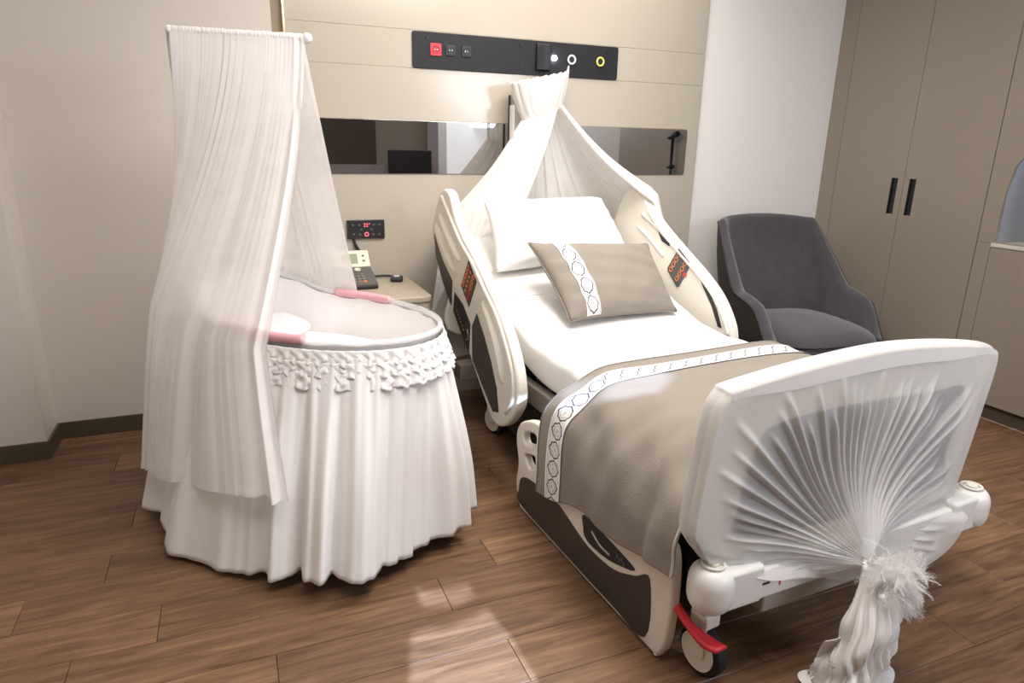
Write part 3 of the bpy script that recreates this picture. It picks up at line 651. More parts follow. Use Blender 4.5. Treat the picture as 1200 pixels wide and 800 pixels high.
# ---------------------------------------------------------------- pillows
def pillow(name, corners, thick, mt, p=0.5, nu=44, nv=30, pinch=.07, seed=0, flange=0, wr=.004):
    """corners: BL,BR,TR,TL of the flat outline in bed space"""
    E = empty(name, BO, BR)
    BL, BRR, TR, TL = [Vector(c) for c in corners]; nrm = (BRR-BL).cross(TL-BL).normalized(); cen = (BL+BRR+TR+TL)/4
    rg = random.Random(seed); ph_ = [rg.uniform(0, 6) for _ in range(8)]
    def pos(x, y, side, extra=0):
        xx = x*(1-pinch*(1-y*y)*abs(x)**2); yy = y*(1-pinch*1.3*(1-x*x)*abs(y)**2)
        P = BL*(1-xx)*(1-yy)/4+BRR*(1+xx)*(1-yy)/4+TR*(1+xx)*(1+yy)/4+TL*(1-xx)*(1+yy)/4
        fx = max(0, 1-(abs(x)/(1-flange))**2.6) if flange else 1-abs(x)**2.6
        fy = 1-abs(y)**2.4
        h = thick/2*(max(fx, 0)*max(fy, 0))**p
        edge = (1-fx)+(1-fy)
        w_ = wr*(math.sin(7*x+5*y+ph_[0])*math.sin(4*x-9*y+ph_[1])+.6*math.sin(17*x*y+ph_[2])+.5*math.sin(21*y+4*x+ph_[3])*abs(x)**2)
        return P+nrm*side*(h+extra+w_*min(1, h/thick*5)*(1-abs(x)**5)*(1-abs(y)**5))
    vs = []; fs = []
    for side in (1, -1):
        for i in range(nu+1):
            for j in range(nv+1): vs.append(pos(2*i/nu-1, 2*j/nv-1, side))
    W = nv+1; O = (nu+1)*W
    for i in range(nu):
        for j in range(nv):
            a = (i*W+j, (i+1)*W+j, (i+1)*W+j+1, i*W+j+1); fs.append(a); fs.append(tuple(O+k for k in a[::-1]))
    o = mesh('case', vs, fs, mt, E)
    bm = bmesh.new(); bm.from_mesh(o.data); bmesh.ops.remove_doubles(bm, verts=bm.verts, dist=.0006); bm.to_mesh(o.data); bm.free()
    o.data.polygons.foreach_set('use_smooth', [True]*len(o.data.polygons))
    return E, pos
pw_, pos_w = pillow('pillow', [(-.44, 1.70, .86), (.37, 1.77, .90), (.30, 1.98, 1.175), (-.40, 1.95, 1.165)], .21, M_linen, seed=3, pinch=.045, flange=.03, wr=.006, p=.42)
tag(pw_, 'plump white pillow leaning at the head of the hospital bed', 'pillow')
cs, pos_c = pillow('cushion', [(-.275, 1.27, .715), (.325, 1.30, .700), (.315, 1.56, .985), (-.325, 1.60, 1.010)], .15, M_taupe, seed=5, pinch=.05, wr=.005)
tag(cs, 'taupe rectangular cushion with patterned white stripe leaning on the pillow', 'cushion')
def trimc(a, b):
    x = lerp(-.70, -.49, b) + .0; y = lerp(-.985, .985, a); return pos_c(x, y, 1, .0022)
grid('trim_band', trimc, 60, 8, M_trimB, cs, uvf=lambda a, b: (a*4.7, b))
for xx in (-.71, -.48): grid('trim_edge', lambda a, b: pos_c(xx+.012*b, lerp(-.99, .99, a), 1, .003), 40, 1, M_linen, cs)
pp = [pos_c(x, y, 1, 0) for x, y in [(-1+2*i/16, -1) for i in range(16)]+[(1, -1+2*i/12) for i in range(12)]+[(1-2*i/16, 1) for i in range(16)]+[(-1, 1-2*i/12) for i in range(12)]]
tube('piping', pp, .003, M_taupe, cs, closed=True, sm=2, n=6)

# ---------------------------------------------------------------- blanket
bl = bedE('blanket')
SEC_H = [(.515, .40), (.512, .53), (.505, .60), (.485, .645), (.44, .668), (.30, .676), (0, .674), (-.25, .672), (-.40, .668), (-.475, .652), (-.54, .620), (-.59, .580), (-.622, .52), (-.632, .42), (-.634, .30), (-.632, .194)]
SEC_F = [(.505, .42), (.502, .53), (.495, .60), (.475, .648), (.43, .672), (.30, .680), (0, .680), (-.25, .680), (-.38, .676), (-.445, .658), (-.50, .622), (-.545, .572), (-.59, .51), (-.626, .43), (-.632, .37), (-.632, .318)]
PH = [Vector((a, 0, b)) for a, b in SEC_H]; PF = [Vector((a, 0, b)) for a, b in SEC_F]
def blank(a, b, ex=0.0):
    # a: right..left round the section ; b: foot..head
    t = a; p = cat_at(PH, t)*b+cat_at(PF, t)*(1-b)
    hang = sst(.62, .85, a)
    vf = lerp(.135, .055, hang); vh = lerp(.795, .85, hang)+.012*math.sin(6*a)
    v = lerp(vf, vh, b)
    p2 = cat_at(PH, min(t+.01, 1))*b+cat_at(PF, min(t+.01, 1))*(1-b); p0 = cat_at(PH, max(t-.01, 0))*b+cat_at(PF, max(t-.01, 0))*(1-b)
    d = (p2-p0).normalized(); n = Vector((d.z, 0, -d.x)) if True else None
    wz = .006*math.sin(14*v+9*a)*math.sin(17*a-5*v)+.004*math.sin(30*a+23*v)+.003*math.sin(47*v-12*a)
    wz *= .5+.8*math.exp(-((a-.72)/.12)**2)
    # quilted seam parallel to the foot edge, puffed hem beyond it
    sd = (v-vf); wz += -.007*math.exp(-((sd-.135)/.012)**2)+.006*math.exp(-((sd-.07)/.05)**2)
    if n.z < 0 and abs(n.x) < .8: n = -n
    if a > .8 and n.x > 0: n = -n
    if a < .15 and n.x < 0: n = -n
    q = p+n*(wz+ex+.004)
    # hem scallop
    if a > .86:
        k = (a-.86)/.14; q.z += k*(.012*math.sin(11*b+1)+.02*math.sin(PI*b))
    return (q.x, v, q.z)
bo = grid('quilt', blank, 150, 60, M_taupe, bl, thick=.010, off=-1, flip=True)
AL = [0]
for i_ in range(240): AL.append(AL[-1]+(Vector(blank(lerp(.03, .997, (i_+1)/240), .84))-Vector(blank(lerp(.03, .997, i_/240), .84))).length)
def trimb(a, b):
    a2 = lerp(.03, .997, a); bb = lerp(.785, .895, b); return blank(a2, bb, .004)
grid('trim_band', trimb, 240, 6, M_trimA, bl, uvf=lambda a, b: (AL[int(round(a*240))]/.072, b))
for k in (.772, .895): grid('trim_edge', lambda a, b: blank(lerp(.03, .997, a), k+.012*b, .005), 200, 1, M_linen, bl)
tube('piping', [blank(a/60, 0, .0) for a in range(61)], .0042, M_pipe, bl, sm=2, n=6)
tube('piping', [blank(a/60, 1, .0) for a in range(61)], .0042, M_taupe, bl, sm=2, n=6)
tag(bl, 'taupe quilted bed runner with patterned stripe across foot of the bed', 'blanket')

# ---------------------------------------------------------------- footboard cover
fc = bedE('footboard_cover')
K = Vector((-.110, -.150, .355))
OCV = [(-.566, .867), (-.536, .882), (-.311, .907), (-.025, .923), (.196, .915), (.402, .893), (.484, .874), (.506, .848), (.503, .77), (.465, .55), (.440, .42), (.415, .30), (.34, .23), (.18, .20), (-.02, .25), (-.25, .315), (-.45, .355), (-.56, .40), (-.615, .47), (-.632, .52), (-.614, .684), (-.594, .818)]
oc = catm([(x, 0, z) for x, z in OCV], 14, True)
ob = catm([(x, 0, z) for x, z in FB], 14, True)
# arc-length resample
def resample(P, n):
    L_ = [0]
    for i in range(len(P)): L_.append(L_[-1]+(P[(i+1) % len(P)]-P[i]).length)
    out = []; j = 0
    for k in range(n):
        s = L_[-1]*k/n
        while L_[j+1] < s: j += 1
        t = (s-L_[j])/max(L_[j+1]-L_[j], 1e-9); out.append(P[j].lerp(P[(j+1) % len(P)], t))
    return out
NO = 560
oc = resample(oc, NO); ob = resample(ob, NO)
rg = random.Random(4)
# pleat ridges by direction from the knot
ang = [math.atan2(p.z-K.z, p.x-K.x) for p in oc]
def ridge_table(step):
    t = []; a = -PI
    while a < PI:
        t.append((a, rg.uniform(.55, 1.0), rg.uniform(.72, .98), rg.uniform(.10, .3))); a += step*rg.uniform(.75, 1.3)
    return t
RT = ridge_table(.088)
def pleat(th, r):
    s = 0
    for a, am, reach, wf in RT:
        d = (th-a+PI) % (2*PI)-PI
        if abs(d) > .15: continue
        wdt = .016+.010*wf; f = math.exp(-(d/wdt)**2)
        s += am*f*(1-sst(reach*.82, reach, r))
    return s
def coverf(a, b):
    i = int(round(a*NO)) % NO; P = oc[i]; th = ang[i]; r = b
    # outline pushed out slightly, wraps round the board edge
    c = Vector((-.05, 0, .62)); d = (P-c); d.normalize(); Po = P+d*.010
    lowk = sst(.37, .33, P.z)
    x = lerp(K.x, Po.x, r); z = lerp(K.z, Po.z, r)
    board = -.016
    dist = (Vector((x, 0, z))-Vector((K.x, 0, K.z))).length
    lift = (K.y-board)*math.exp(-(dist/.13)**1.3)
    y = board+lift
    edge = sst(.985, 1.0, r); y = lerp(y, lerp(.012, -.075, lowk), edge**2); y = lerp(y, min(y, -.075), sst(.5, 1, r)*lowk)
    up_ = sst(-.15, .25, math.sin(th))
    amp = .021*sst(.02, .12, dist)*(1-sst(.86, .97, r))*lerp(.55, 1, up_)
    y -= amp*pleat(th, r)
    y += .006*math.sin(r*9+th*5)*(1-r)*0.6
    return (x, y, z)
grid('front_cloth', coverf, NO, 70, M_cover, fc, cu=True, flip=True)
# hem band over the board's rim and the closed back
def rimf(a, b):
    i = int(round(a*NO)) % NO; P = ob[i]; c = Vector((-.05, 0, .62)); d = (P-c).normalized()
    th = lerp(-.25, PI/2, b); o_ = .010*math.cos(th)+.002
    return (P.x+d.x*o_, .015+.029*math.sin(th), P.z+d.z*o_)
rb = grid('rim_cloth', rimf, NO, 10, M_cover, fc, cu=True)
def bandf(a, b):
    # doubled opaque hem across the top of the front
    i = int(round(lerp(0.0, .338, a)*NO)) % NO; P = oc[i]; c = Vector((-.05, 0, .30)); d = (c-P).normalized()
    q = P+d*lerp(.006, .006+.044*min(1, 5*min(a, 1-a)+.05)**.5, b); return (q.x, -.0185, q.z)
grid('hem_band', bandf, 160, 4, M_tail, fc)
def backf(a, b):
    i = int(round(a*NO)) % NO; P = ob[i]; c = Vector((-.05, 0, .62)); q = P.lerp(c, b*.999); return (q.x, .0445, q.z)
grid('back_cloth', backf, NO, 6, M_tail, fc, cu=True)
# gathered tail hanging from the knot
fA = folds(8, 21, .7); fB = folds(5, 5)
def tailf(a, b):
    th = 2*PI*a; z = lerp(.37, .012, b); 
    cx = K.x-.01-.085*b; cy = K.y-.02-.03*math.sin(b*PI)-.02*b
    R = .034+.030*sst(0, .5, b)+.020*sst(.7, 1, b)
    R *= 1+.46*fA(a+.05*math.sin(5*b)+.02*math.sin(13*b))+.10*math.sin(17*b+6*a*PI)*sst(.2,.6,b)*sst(0, .15, b)+.15*fB(a)*b+.06*math.sin(7*b+9*a)
    x = cx+R*1.15*math.cos(th); y = cy+R*.8*math.sin(th)
    return (x, y, z+.012*math.sin(3*th+1)*b)
grid('hanging_tail', tailf, 130, 46, M_tail, fc, cu=True, thick=.002)
def flapf(a, b):
    x = K.x-.05-.11*b+.02*math.sin(3*a); z = lerp(.23, .05, a)-.06*b+.03*math.sin(PI*a)*b; y = K.y-.01-.03*math.sin(b*3+a*2)
    return (x, y, z)
grid('hanging_tail', flapf, 24, 16, M_tail, fc, thick=.002)
def flap2(a, b):
    x = K.x+.02+.075*b*(1-.2*a)+.012*math.sin(9*a+4*b); z = lerp(.30, .10, a)-.02*b; y = K.y-.03+.025*math.sin(b*4+a*3)
    return (x, y, z)
grid('hanging_tail', flap2, 24, 12, M_tail, fc, thick=.002)
# puddle of cloth on the floor
def puddle(a, b):
    th = 2*PI*a; R = .02+b*(.11+.035*math.sin(3*th+1)+.02*math.sin(7*th)); return (K.x-.07+R*math.cos(th)*1.0, K.y-.07+R*math.sin(th)*.8, .006+.030*(1-b)+.014*(.5+.5*math.sin(5*th+6*b))*(1-b*.6))
grid('hanging_tail', puddle, 80, 14, M_tail, fc, cu=True)
# feather tie
rg = random.Random(9); vs = []; fs = []
def plume(base, dirv, L_, wid, nb, curl):
    side = dirv.cross(Vector((rg.uniform(-1, 1), rg.uniform(-1, 1), rg.uniform(-1, 1)))).normalized(); nn = dirv.cross(side).normalized()
    spine = []
    p = base.copy(); d = dirv.normalized()
    for k in range(nb+1):
        spine.append((p.copy(), d.copy())); d = (d+Vector((0, 0, -curl))+nn*rg.uniform(-.04, .04)).normalized(); p = p+d*(L_/nb)
    for k, (q, d) in enumerate(spine):
        t = k/nb; l = wid*(math.sin(PI*min(1, t*.9+.12)))**.6
        for sgn in (-1, 1):
            dr = (side*sgn+d*.7+Vector((rg.uniform(-.35, .35), rg.uniform(-.35, .35), rg.uniform(-.35, .35)))).normalized(); pr_ = q.copy(); wv = nn*.0007
            pts_ = []
            for m_ in range(4):
                pts_.append(pr_.copy()); pr_ = pr_+dr*(l/3); dr = (dr+Vector((rg.uniform(-.3, .3), rg.uniform(-.3, .3), -.18))).normalized()
            b0 = len(vs)
            for m_, pt in enumerate(pts_):
                ww = wv*(.9-m_*.2); vs.append(pt-ww); vs.append(pt+ww)
            for m_ in range(3): fs.append((b0+2*m_, b0+2*m_+1, b0+2*m_+3, b0+2*m_+2))
FK = K+Vector((.01, -.05, .0))
for k in range(230):
    th = rg.uniform(0, 2*PI); z_ = rg.uniform(-.9, .9); d = Vector((math.cos(th)*math.sqrt(1-z_*z_), math.sin(th)*math.sqrt(1-z_*z_)*.8-.2, z_))
    b_ = FK+Vector((rg.uniform(-.045, .055), rg.uniform(-.03, .02), rg.uniform(-.06, .045)))
    plume(b_, d, rg.uniform(.05, .095), rg.uniform(.018, .034), 26, .045)
for k in range(46):
    d = Vector((rg.uniform(.3, 1), rg.uniform(-.4, .2), rg.uniform(-1, -.2))); b_ = FK+Vector((rg.uniform(.02, .105), rg.uniform(-.02, .01), rg.uniform(-.125, -.06)))
    plume(b_, d, rg.uniform(.03, .06), rg.uniform(.014, .024), 18, .06)
ft = mesh('feather_tie', vs, fs, M_feather, fc, smooth=True); ft['kind'] = 'stuff'
tag(fc, 'white stretch cloth cover gathered by feather tie on the footboard', 'cover')

# ---------------------------------------------------------------- bed canopy
cn = bedE('bed_canopy')
RC = Vector((.035, 2.235, 0)); ra, rb_ = .162, .11
def ringp(al, z, k=1.0): return Vector((RC.x+ra*k*math.cos(al), RC.y+rb_*k*math.sin(al), z))
fH = folds(16, 31)
def headf(a, b):
    al = 2*PI*a; tilt_ = .036*math.cos(al)
    z = lerp(1.785, 1.60, b)+tilt_+.006*math.sin(40*a*PI)*(1-b)+(.032*math.exp(-((a-.93)/.03)**2)*(1-b))
    k = 1+.05*fH(a)*(.5+b)-.36*b**1.6
    p = ringp(al, z, k); p.x += .02*b; return tuple(p)
grid('gathered_header', headf, 200, 24, M_veil2, cn, cu=True, thick=.004)
grid('gathered_header', lambda a, b: tuple(ringp(2*PI*a, 1.775+.036*math.cos(2*PI*a), .93)*1.0 if b < .5 else ringp(2*PI*a, 1.60+.036*math.cos(2*PI*a), .60)), 60, 1, M_veil2, cn, cu=True)
tube('canopy_ring', [ringp(2*PI*k/24, 1.778+.036*math.cos(2*PI*k/24), .97) for k in range(24)], .005, M_wplas, cn, closed=True, sm=2)
rows = [  # header angle, mid point, end point, (end drop)
    (-.30*PI, (-.10, 2.06, 1.20), (-.16, 2.04, 1.06)),
    (-.55*PI, (-.26, 2.07, 1.15), (-.36, 2.06, .98)),
    (-.80*PI, (-.455, 2.16, 1.085), (-.50, 2.12, .84)),
    (-1.02*PI, (-.50, 2.255, 1.04), (-.595, 2.28, .34)),
    (-1.25*PI, (-.40, 2.33, 1.0), (-.50, 2.34, .24)),
    (-1.5*PI, (-.0, 2.35, .95), (0, 2.35, .3)),
    (-1.72*PI, (.40, 2.33, 1.0), (.45, 2.34, .4)),
    (-1.90*PI, (.61, 2.26, 1.16), (.66, 2.24, .75)),
    (-2.05*PI, (.615, 2.03, 1.235), (.625, 1.90, .95)),
    (-2.16*PI, (.60, 1.93, 1.20), (.615, 1.82, .93)),
    (-2.24*PI, (.565, 1.86, 1.155), (.612, 1.76, .92))]
T_ = [Vector((ringp(r[0], 1.615+.036*math.cos(r[0]), .66)))+Vector((.02, 0, 0)) for r in rows]; Mi = [Vector(r[1]) for r in rows]; Bo = [Vector(r[2]) for r in rows]
fC = folds(22, 77, .5); fD = folds(48, 12, .3)
def canf(a, b):
    t, m_, e = cat_at(T_, a), cat_at(Mi, a), cat_at(Bo, a)
    if b < .72:
        s = b/.72; p = t.lerp(m_, s); p.z -= .05*math.sin(PI*s)*(1-.3*s)
    else:
        s = (b-.72)/.28; p = m_.lerp(e, s)
    n = Vector((p.x-RC.x, p.y-2.23, 0)); n = n.normalized() if n.length > 1e-4 else Vector((0, -1, 0))
    A = .004+.016*sst(0, .5, b)
    p += n*(A*fC(a)+.004*fD(a)); p.y += A*.5*fC(a+.13)
    p.y = min(p.y, 2.39)
    return tuple(p)
grid('draped_voile', canf, 420, 60, M_veil2, cn)
grid('straight_drop', lambda a, b: tuple(ringp(lerp(-1.42, -.92, a)*PI, lerp(1.64, .98, b), 1.0+.03*fH(a)-.02*b)), 60, 30, M_veil2, cn)
# folded front hem of the left side
def hemf(a, b):
    p = Vector(canf(lerp(.0, .085, b), a)); p.y -= .012+.012*math.sin(PI*b); return tuple(p)
grid('front_hem', hemf, 60, 10, M_veil2, cn)
def hemr(a, b):
    p = Vector(canf(lerp(.86, 1.0, b), a)); p.y -= .008+.010*math.sin(PI*b); p.z += .006; return tuple(p)
grid('front_hem', hemr, 60, 12, M_veil2, cn)
bm = bmesh.new(); add_box(bm, -.078, -.072, 2.36, 2.385, 1.38, 1.70); bevel(bmo('bracket_shadow_rod', bm, M_dark, cn), .003)  # black rod stands for the bracket and the pole's shadow on the wall
tag(cn, 'white voile canopy gathered on the wall above the hospital bed', 'canopy')

# ---------------------------------------------------------------- bassinet
c0 = Vector((.267, 2.635, 0)); AX = math.radians(-52)
dv = Vector((math.cos(AX), math.sin(AX), 0)); nv_ = Vector((-math.sin(AX), math.cos(AX), 0))
bs = tag(empty('bassinet', (c0.x, c0.y, 0)), 'white skirted baby bassinet with clear rim and pink handles', 'bassinet')
def sup(th, a, b, e=2.5):
    c, s = math.cos(th), math.sin(th); return math.copysign(abs(c)**(2/e), c)*a, math.copysign(abs(s)**(2/e), s)*b
def ovl(th, a, b, sh_n=0, e=2.08, sd=0):
    x, y = sup(th, a, b, e); return dv*(x+sd)+nv_*(y+sh_n+.01)
def rimz(th): return .80+.10*sst(-.30, -1.0, math.cos(th))
ra_, rbb = .525, .325
def rimp(th, k=1.0, dz=0): p = ovl(th, ra_*k, rbb*k); p.z = rimz(th)+dz; return p
def segtube(name, t0, t1, r, mt, k=1.0, dz=0, n=40, flat=None, par=None):
    return tube(name, [rimp(lerp(t0, t1, i/n), k, dz) for i in range(n+1)], r, mt, par or bs, sm=2, n=10, flat=flat)
rim = tube('rim', [rimp(2*PI*i/80, 1.02) for i in range(80)], .011, M_acryl, bs, closed=True, sm=1, n=12)
grid('clear_shell', lambda a, b: tuple(rimp(2*PI*a, 1.03-.05*b, -.085*b)), 90, 4, M_acryl, bs, cu=True, thick=.003)
hb = segtube('handle', .445*PI, .61*PI, .017, M_pink, 1.015, .004)
hf = segtube('handle', -.56*PI, -.355*PI, .017, M_pink, 1.015, .004)
def linf(a, b):
    th = 2*PI*a; k = lerp(.985, .80, b**1.5); p = rimp(th, k, 0); zz = lerp(rimz(th)-.012, .60, b); puff = .018*math.sin(PI*b)
    q = ovl(th, ra_*k-puff, rbb*k-puff); q.z = zz+.004*math.sin(20*th)*(1-b); return tuple(q)
grid('padded_liner', linf, 120, 20, M_liner, bs, cu=True)
bm_ = mesh('bassinet_mattress', *(lambda: (
    [tuple(ovl(2*PI*i/60, (ra_*.80)*k, (rbb*.80)*k)+Vector((0, 0, z))) for k, z in ((.99, .60), (1.0, .625), (.97, .642), (.5, .648), (.02, .648)) for i in range(60)],
    [(r*60+i, r*60+(i+1) % 60, (r+1)*60+(i+1) % 60, (r+1)*60+i) for r in range(4) for i in range(60)]))(), M_linen, bs)
# ruffled band below the rim
fR = folds(46, 3, .6); fR2 = folds(75, 8, .6)
def ruf(z0, z1, out0, out1, seed, amp, fine):
    f1, f2_ = folds(fine, seed, .7), folds(int(fine*1.7), seed+5, .7)
    def fn(a, b):
        th = 2*PI*a; k = 1.0; o_ = lerp(out0, out1, b)+amp*(f1(a+.004*math.sin(9*b))+.5*f2_(a))*(.35+b*.9)
        q = ovl(th, ra_+.012+o_, rbb+.012+o_); q.z = lerp(z0, z1, b)+(rimz(th)-.80)+.006*f2_(a+.01)*b; return tuple(q)
    return fn
grid('ruffle', ruf(.778, .725, .010, .024, 3, .008, 62), 520, 8, M_skirt, bs, cu=True, thick=.0015)
grid('ruffle', ruf(.738, .690, .022, .036, 7, .009, 66), 520, 8, M_skirt, bs, cu=True, thick=.0015)
grid('ruffle', ruf(.705, .650, .030, .048, 11, .010, 58), 520, 8, M_skirt, bs, cu=True, thick=.0015)
# skirt
fS = folds(11, 14, .5); fS2 = folds(34, 2, .4)
def skf(a, b, out=0.0):
    th = 2*PI*a; f = fS(a); A = lerp(.008, .082, sst(0, .8, b))
    aa = lerp(ra_+.015, .635, b**.85); ab = lerp(rbb+.015, .44, b**.85); shn = lerp(0, -.10, b)
    sharp = 2*max(0, (1+f/1.1)/2)**.6-1
    o_ = A*sharp+lerp(.008, .014, b)*fS2(a)+out
    # the front of the skirt hangs nearly straight, ends flare
    q = ovl(th, aa+o_, ab+o_, shn, lerp(2.08, 2.6, b), 0)
    q.z = lerp(.765+(rimz(th)-.80), .050+.022*math.sin(th*2+2.2)+.012*math.sin(th*5), b); 
    q.z = max(q.z, .012) if b > .9 else q.z
    return tuple(q)
grid('skirt', lambda a, b: skf(a, b), 620, 44, M_skirt, bs, cu=True, thick=.002)
# stand inside
for th in (.25, .75, 1.25, 1.75):
    p = ovl(th*PI, .36, .26, -.05); cyl('stand_leg', (p.x, p.y, .05), (p.x*.9, p.y*.9, .62), .013, M_wplas, bs)
    cyl('caster', (p.x-.012, p.y, .027), (p.x+.012, p.y, .027), .026, M_pinkc, bs)
grid('stand_tray', lambda a, b: tuple(ovl(2*PI*a, .38*max(b, .02), .25*max(b, .02))+Vector((0, 0, .595))), 40, 3, M_wplas, bs, cu=True, thick=.01)
# baby pillow
def bpil(cx, cy, a, b, h, z, yw, mt, name, label, lean=0):
    E = empty(name, (c0.x+cx, c0.y+cy, z), yw); vs = []; fs = []; n, m_ = 40, 14
    for i in range(m_+1):
        ph_ = -PI/2+PI*i/m_
        for j in range(n):
            th = 2*PI*j/n; x, y = sup(th, a, b, 3.4); k = max(math.cos(ph_), .001)**.55; vs.append((x*k, y*k*math.cos(lean)-math.sin(ph_)*h*math.sin(lean), math.sin(ph_)*h*math.cos(lean)+y*k*math.sin(lean)))
    for i in range(m_):
        for j in range(n): fs.append((i*n+j, i*n+(j+1) % n, (i+1)*n+(j+1) % n, (i+1)*n+j))
    mesh('case', vs, fs, mt, E); tag(E, label, 'pillow'); return E
pq = dv*-.26+nv_*.0
bpil(pq.x, pq.y, .17, .11, .035, .70, AX+PI/2, M_pinkc, 'baby_pillow', 'pale pink baby pillow inside the bassinet behind the veil', 0.15)
pq = dv*.06+nv_*-.02
bpil(pq.x+.03, pq.y-.03, .17, .14, .014, .664, AX, M_linen, 'baby_duvet', 'small white folded quilt lying in the bassinet', 0.0)['category'] = 'quilt'
# pole, bar
bar_a, bar_b = Vector((-.135, 2.76, 1.795)), Vector((.30, 2.72, 1.795))
R0 = lambda p: Vector(p)-Vector((c0.x, c0.y, 0))
tube('canopy_pole', [R0((-.13, 2.99, .10)), R0((-.13, 2.97, 1.2)), R0((-.14, 2.86, 1.70)), R0(bar_a)], .011, M_wplas, bs, sm=6)
tube('canopy_bar', [R0(bar_a), R0(bar_b)], .010, M_wplas, bs, sm=2)
def ball(p, r, name, par):
    bm = bmesh.new(); bmesh.ops.create_uvsphere(bm, u_segments=20, v_segments=12, radius=r); return bmo(name, bm, M_wplas, par, True, R0(p))
ball(bar_b+Vector((.012, 0, 0)), .019, 'bar_finial', bs); ball(bar_a, .014, 'bar_finial', bs)

# ---------------------------------------------------------------- bassinet veil
vl = empty('bassinet_veil', (c0.x, c0.y, 0))
fV = folds(13, 55, .6); fV2 = folds(41, 6, .4)
def skirt_at(th, b, out): 
    a = (th/(2*PI)) % 1
    return Vector(skf(a, b, out))
TH0, TH1 = -.425*PI, -1.10*PI    # from the front, round the head end
def veilf(a, b):
    # a: 0 = right (front) edge .. 1 = far left edge ; b: 0 top .. 1 hem
    top = R0(bar_b).lerp(R0(bar_a), min(1, a/.72)); top.y += -.012+max(0, a-.72)*.25
    th = lerp(TH0, TH1, a**.92)
    k = lerp(1.06, 1.24, sst(.0, .5, a)*(1-.4*sst(.7, 1, a)))
    mid = ovl(th, ra_*k+.02, rbb*k+.03, -.01, lerp(2.1, 2.6, sst(0, .5, a))); mid.z = rimz(th)-.03
    hb_ = .80-.05*a
    thl = lerp(-.35*PI, TH1, a**.92); low = ovl(thl, .655, .475, -.075, 2.6, .0); low.z = lerp(.33, .20, sst(0, .6, a))
    s1 = .56
    if b < s1:
        s = b/s1; p = top.lerp(mid, s); w_ = (1-s)*s
        # near-vertical first, flares late
        e_ = s**1.45; p.x = lerp(top.x, mid.x, e_); p.y = lerp(top.y, mid.y, s**1.3)
        A = .006+.012*s
    else:
        s = (b-s1)/(1-s1); p = mid.lerp(low, s); A = .018+.014*s
        p += nv_*0
    p += (ovl(th, .02, .02))*math.exp(-((b-s1)/.10)**2)*-.6; p.z += .0
    n = Vector((p.x, p.y, 0)); n.normalize()
    n = (n+Vector((0, -1, 0))*.4*(1-b)).normalized()
    p += n*(A*fV(a)+.002*fV2(a))
    if b > .98: p.z += .008*math.sin(19*a)
    return tuple(p)
grid('front_drape', veilf, 340, 70, M_veil, vl)
def veilb(a, b):
    # back sheet: from the bar down to the rear rim, open towards the bed
    top = R0(bar_b).lerp(R0(bar_a), a); top.y += .010
    th = lerp(.55*PI, .90*PI, a)
    end = rimp(th, 1.05, .02); low = rimp(th, 1.12, -.35)
    if b < .85:
        s = b/.85; p = top.lerp(end, s)
        p.z -= .02*math.sin(PI*s)
    else: s = (b-.85)/.15; p = end.lerp(low, s)
    A = .004+.010*b; n = Vector((-.3, 1, 0)).normalized(); p += n*A*fV(a*.6+.2)
    return tuple(p)
grid('back_drape', veilb, 160, 50, M_veil, vl)
def rod(a, b):
    p = R0(bar_b).lerp(R0(bar_a), a); an = 2*PI*b; r = .0135+.002*fV2(a); return (p.x, p.y+r*math.cos(an), p.z+r*math.sin(an)+.0015*fV(a))
grid('rod_pocket', rod, 200, 12, M_veil, vl)
tag(vl, 'long sheer white veil hanging from the bar over the bassinet', 'veil')

# ---------------------------------------------------------------- armchair
ch = tag(empty('armchair', (3.14, 3.05, 0), math.radians(-6)), 'charcoal upholstered armchair between bed and wardrobe', 'armchair')
def path(s):
    # s -1..1 : left arm front -> back -> right arm front (plan of the shell's middle)
    P = [Vector(p) for p in ((-.355, -.31, 0), (-.375, -.13, 0), (-.38, .06, 0), (-.355, .20, 0), (-.25, .28, 0), (0, .30, 0), (.25, .28, 0), (.355, .20, 0), (.38, .06, 0), (.375, -.13, 0), (.355, -.31, 0))]
    return cat_at(P, (s+1)/2)
def topz(s):
    a = abs(s); return .36+.20*(1-sst(.80, 1.02, a))+.055*sst(.92, .64, a)+.385*sst(.66, .40, a)+.02*(1-sst(0, .36, a))
def shell(side):
    def fn(a, b):
        s = lerp(-1, 1, a); p = path(s); q = path(min(s+.01, 1))-path(max(s-.01, -1)); n = Vector((q.y, -q.x, 0)).normalized()
        if n.dot(Vector((p.x, p.y+.05, 0))) < 0: n = -n
        zt = topz(s); z = lerp(.14, zt, b); back = sst(.72, .42, abs(s))
        rise = sst(.40, 1.0, z)
        y = p.y+back*.16*rise; x = p.x*(1-.06*sst(.62, .97, z)*1.0)*(1-.10*sst(.45, .14, z))
        t = .045*(1-.35*back)
        x += n.x*t*side; y += n.y*t*side*1.0
        return x, y, z
    return fn
o_ = shell(1); i_ = shell(-1)
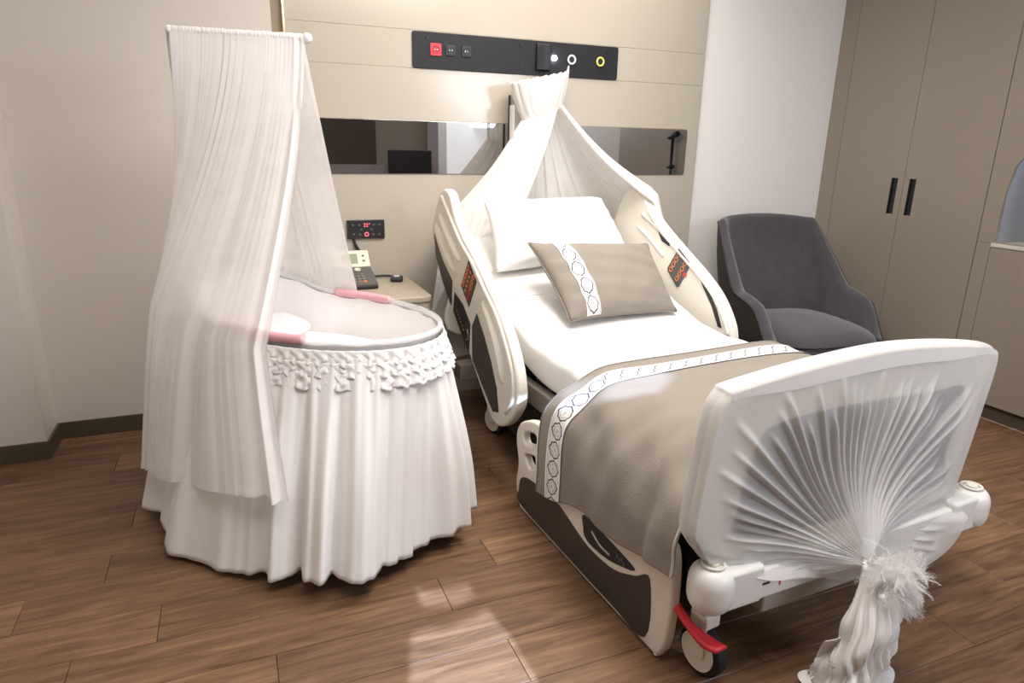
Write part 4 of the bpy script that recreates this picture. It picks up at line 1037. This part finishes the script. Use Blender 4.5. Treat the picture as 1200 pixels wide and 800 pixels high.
def whole(a, b):
    # b 0..1: outer bottom -> outer top -> inner top -> inner bottom (rounded lip)
    if b < .44: return o_(a, b/.44)
    if b > .56: return i_(a, 1-(b-.56)/.44)
    t = (b-.44)/.12; A = Vector(o_(a, 1)); B = Vector(i_(a, 1)); p = A.lerp(B, t); p.z += .026*math.sin(PI*t); return tuple(p)
NU, NV = 96, 64
sh_ = grid('inner_shell', whole, NU, NV, M_chair, ch)
sh_.data.materials.append(M_chairo)
for p in sh_.data.polygons:
    j = p.index % NV
    if j < NV*.43: p.material_index = 1
bm = bmesh.new(); bm.from_mesh(sh_.data); bm.verts.ensure_lookup_table()
for i in (0, NU):
    r = [bm.verts[i*(NV+1)+j] for j in range(NV+1)]
    f = bm.faces.new(r)
    f.material_index = 0; f.smooth = False
bmesh.ops.recalc_face_normals(bm, faces=bm.faces); bm.to_mesh(sh_.data); bm.free()
tube('piping', [whole(i/60, .44) for i in range(61)], .0045, M_dark, ch, sm=1, n=6)
for s in (0, 1): tube('arm_front_pad', [Vector(whole(s, t))*.5+Vector(whole(s, 1-t))*.5+Vector((0, -.004, 0)) for t in (0.0, .12, .25, .38, .44)], .045, M_chair, ch, sm=5, n=16, rfun=lambda t: .045*(1-max(0, t-.8)/.2*.7))
def seatf(a, b):
    th = 2*PI*a; ph_ = -PI/2+PI*b; x, y = sup(th, .325, .36, 4.2); k = max(math.cos(ph_), 1e-9)**.32
    z = .365+math.copysign(abs(math.sin(ph_))**.8, math.sin(ph_))*.095
    crown = .04*(1-(x*k/.325)**2)*(1-(y*k/.36)**2) if ph_ > 0 else 0
    return (x*k, y*k-.075, z+crown)
grid('seat_cushion', seatf, 64, 24, M_chair, ch, cu=True)
tube('seat_piping', [(sup(2*PI*i/40, .328, .363, 4.2)[0], sup(2*PI*i/40, .348, .363, 4.2)[1]-.075, .40) for i in range(40)], .004, M_dark, ch, closed=True, sm=2, n=6)
bm = bmesh.new(); add_box(bm, -.34, .34, -.38, .26, .14, .29); bevel(bmo('seat_base', bm, M_chair, ch), .03, 3)
for sx in (-1, 1):
    for sy in (-1, 1): cyl('leg', (sx*.30, sy*.28-.03, .0), (sx*.27, sy*.25-.03, .15), .012, M_darkwood, ch, r1=.022)
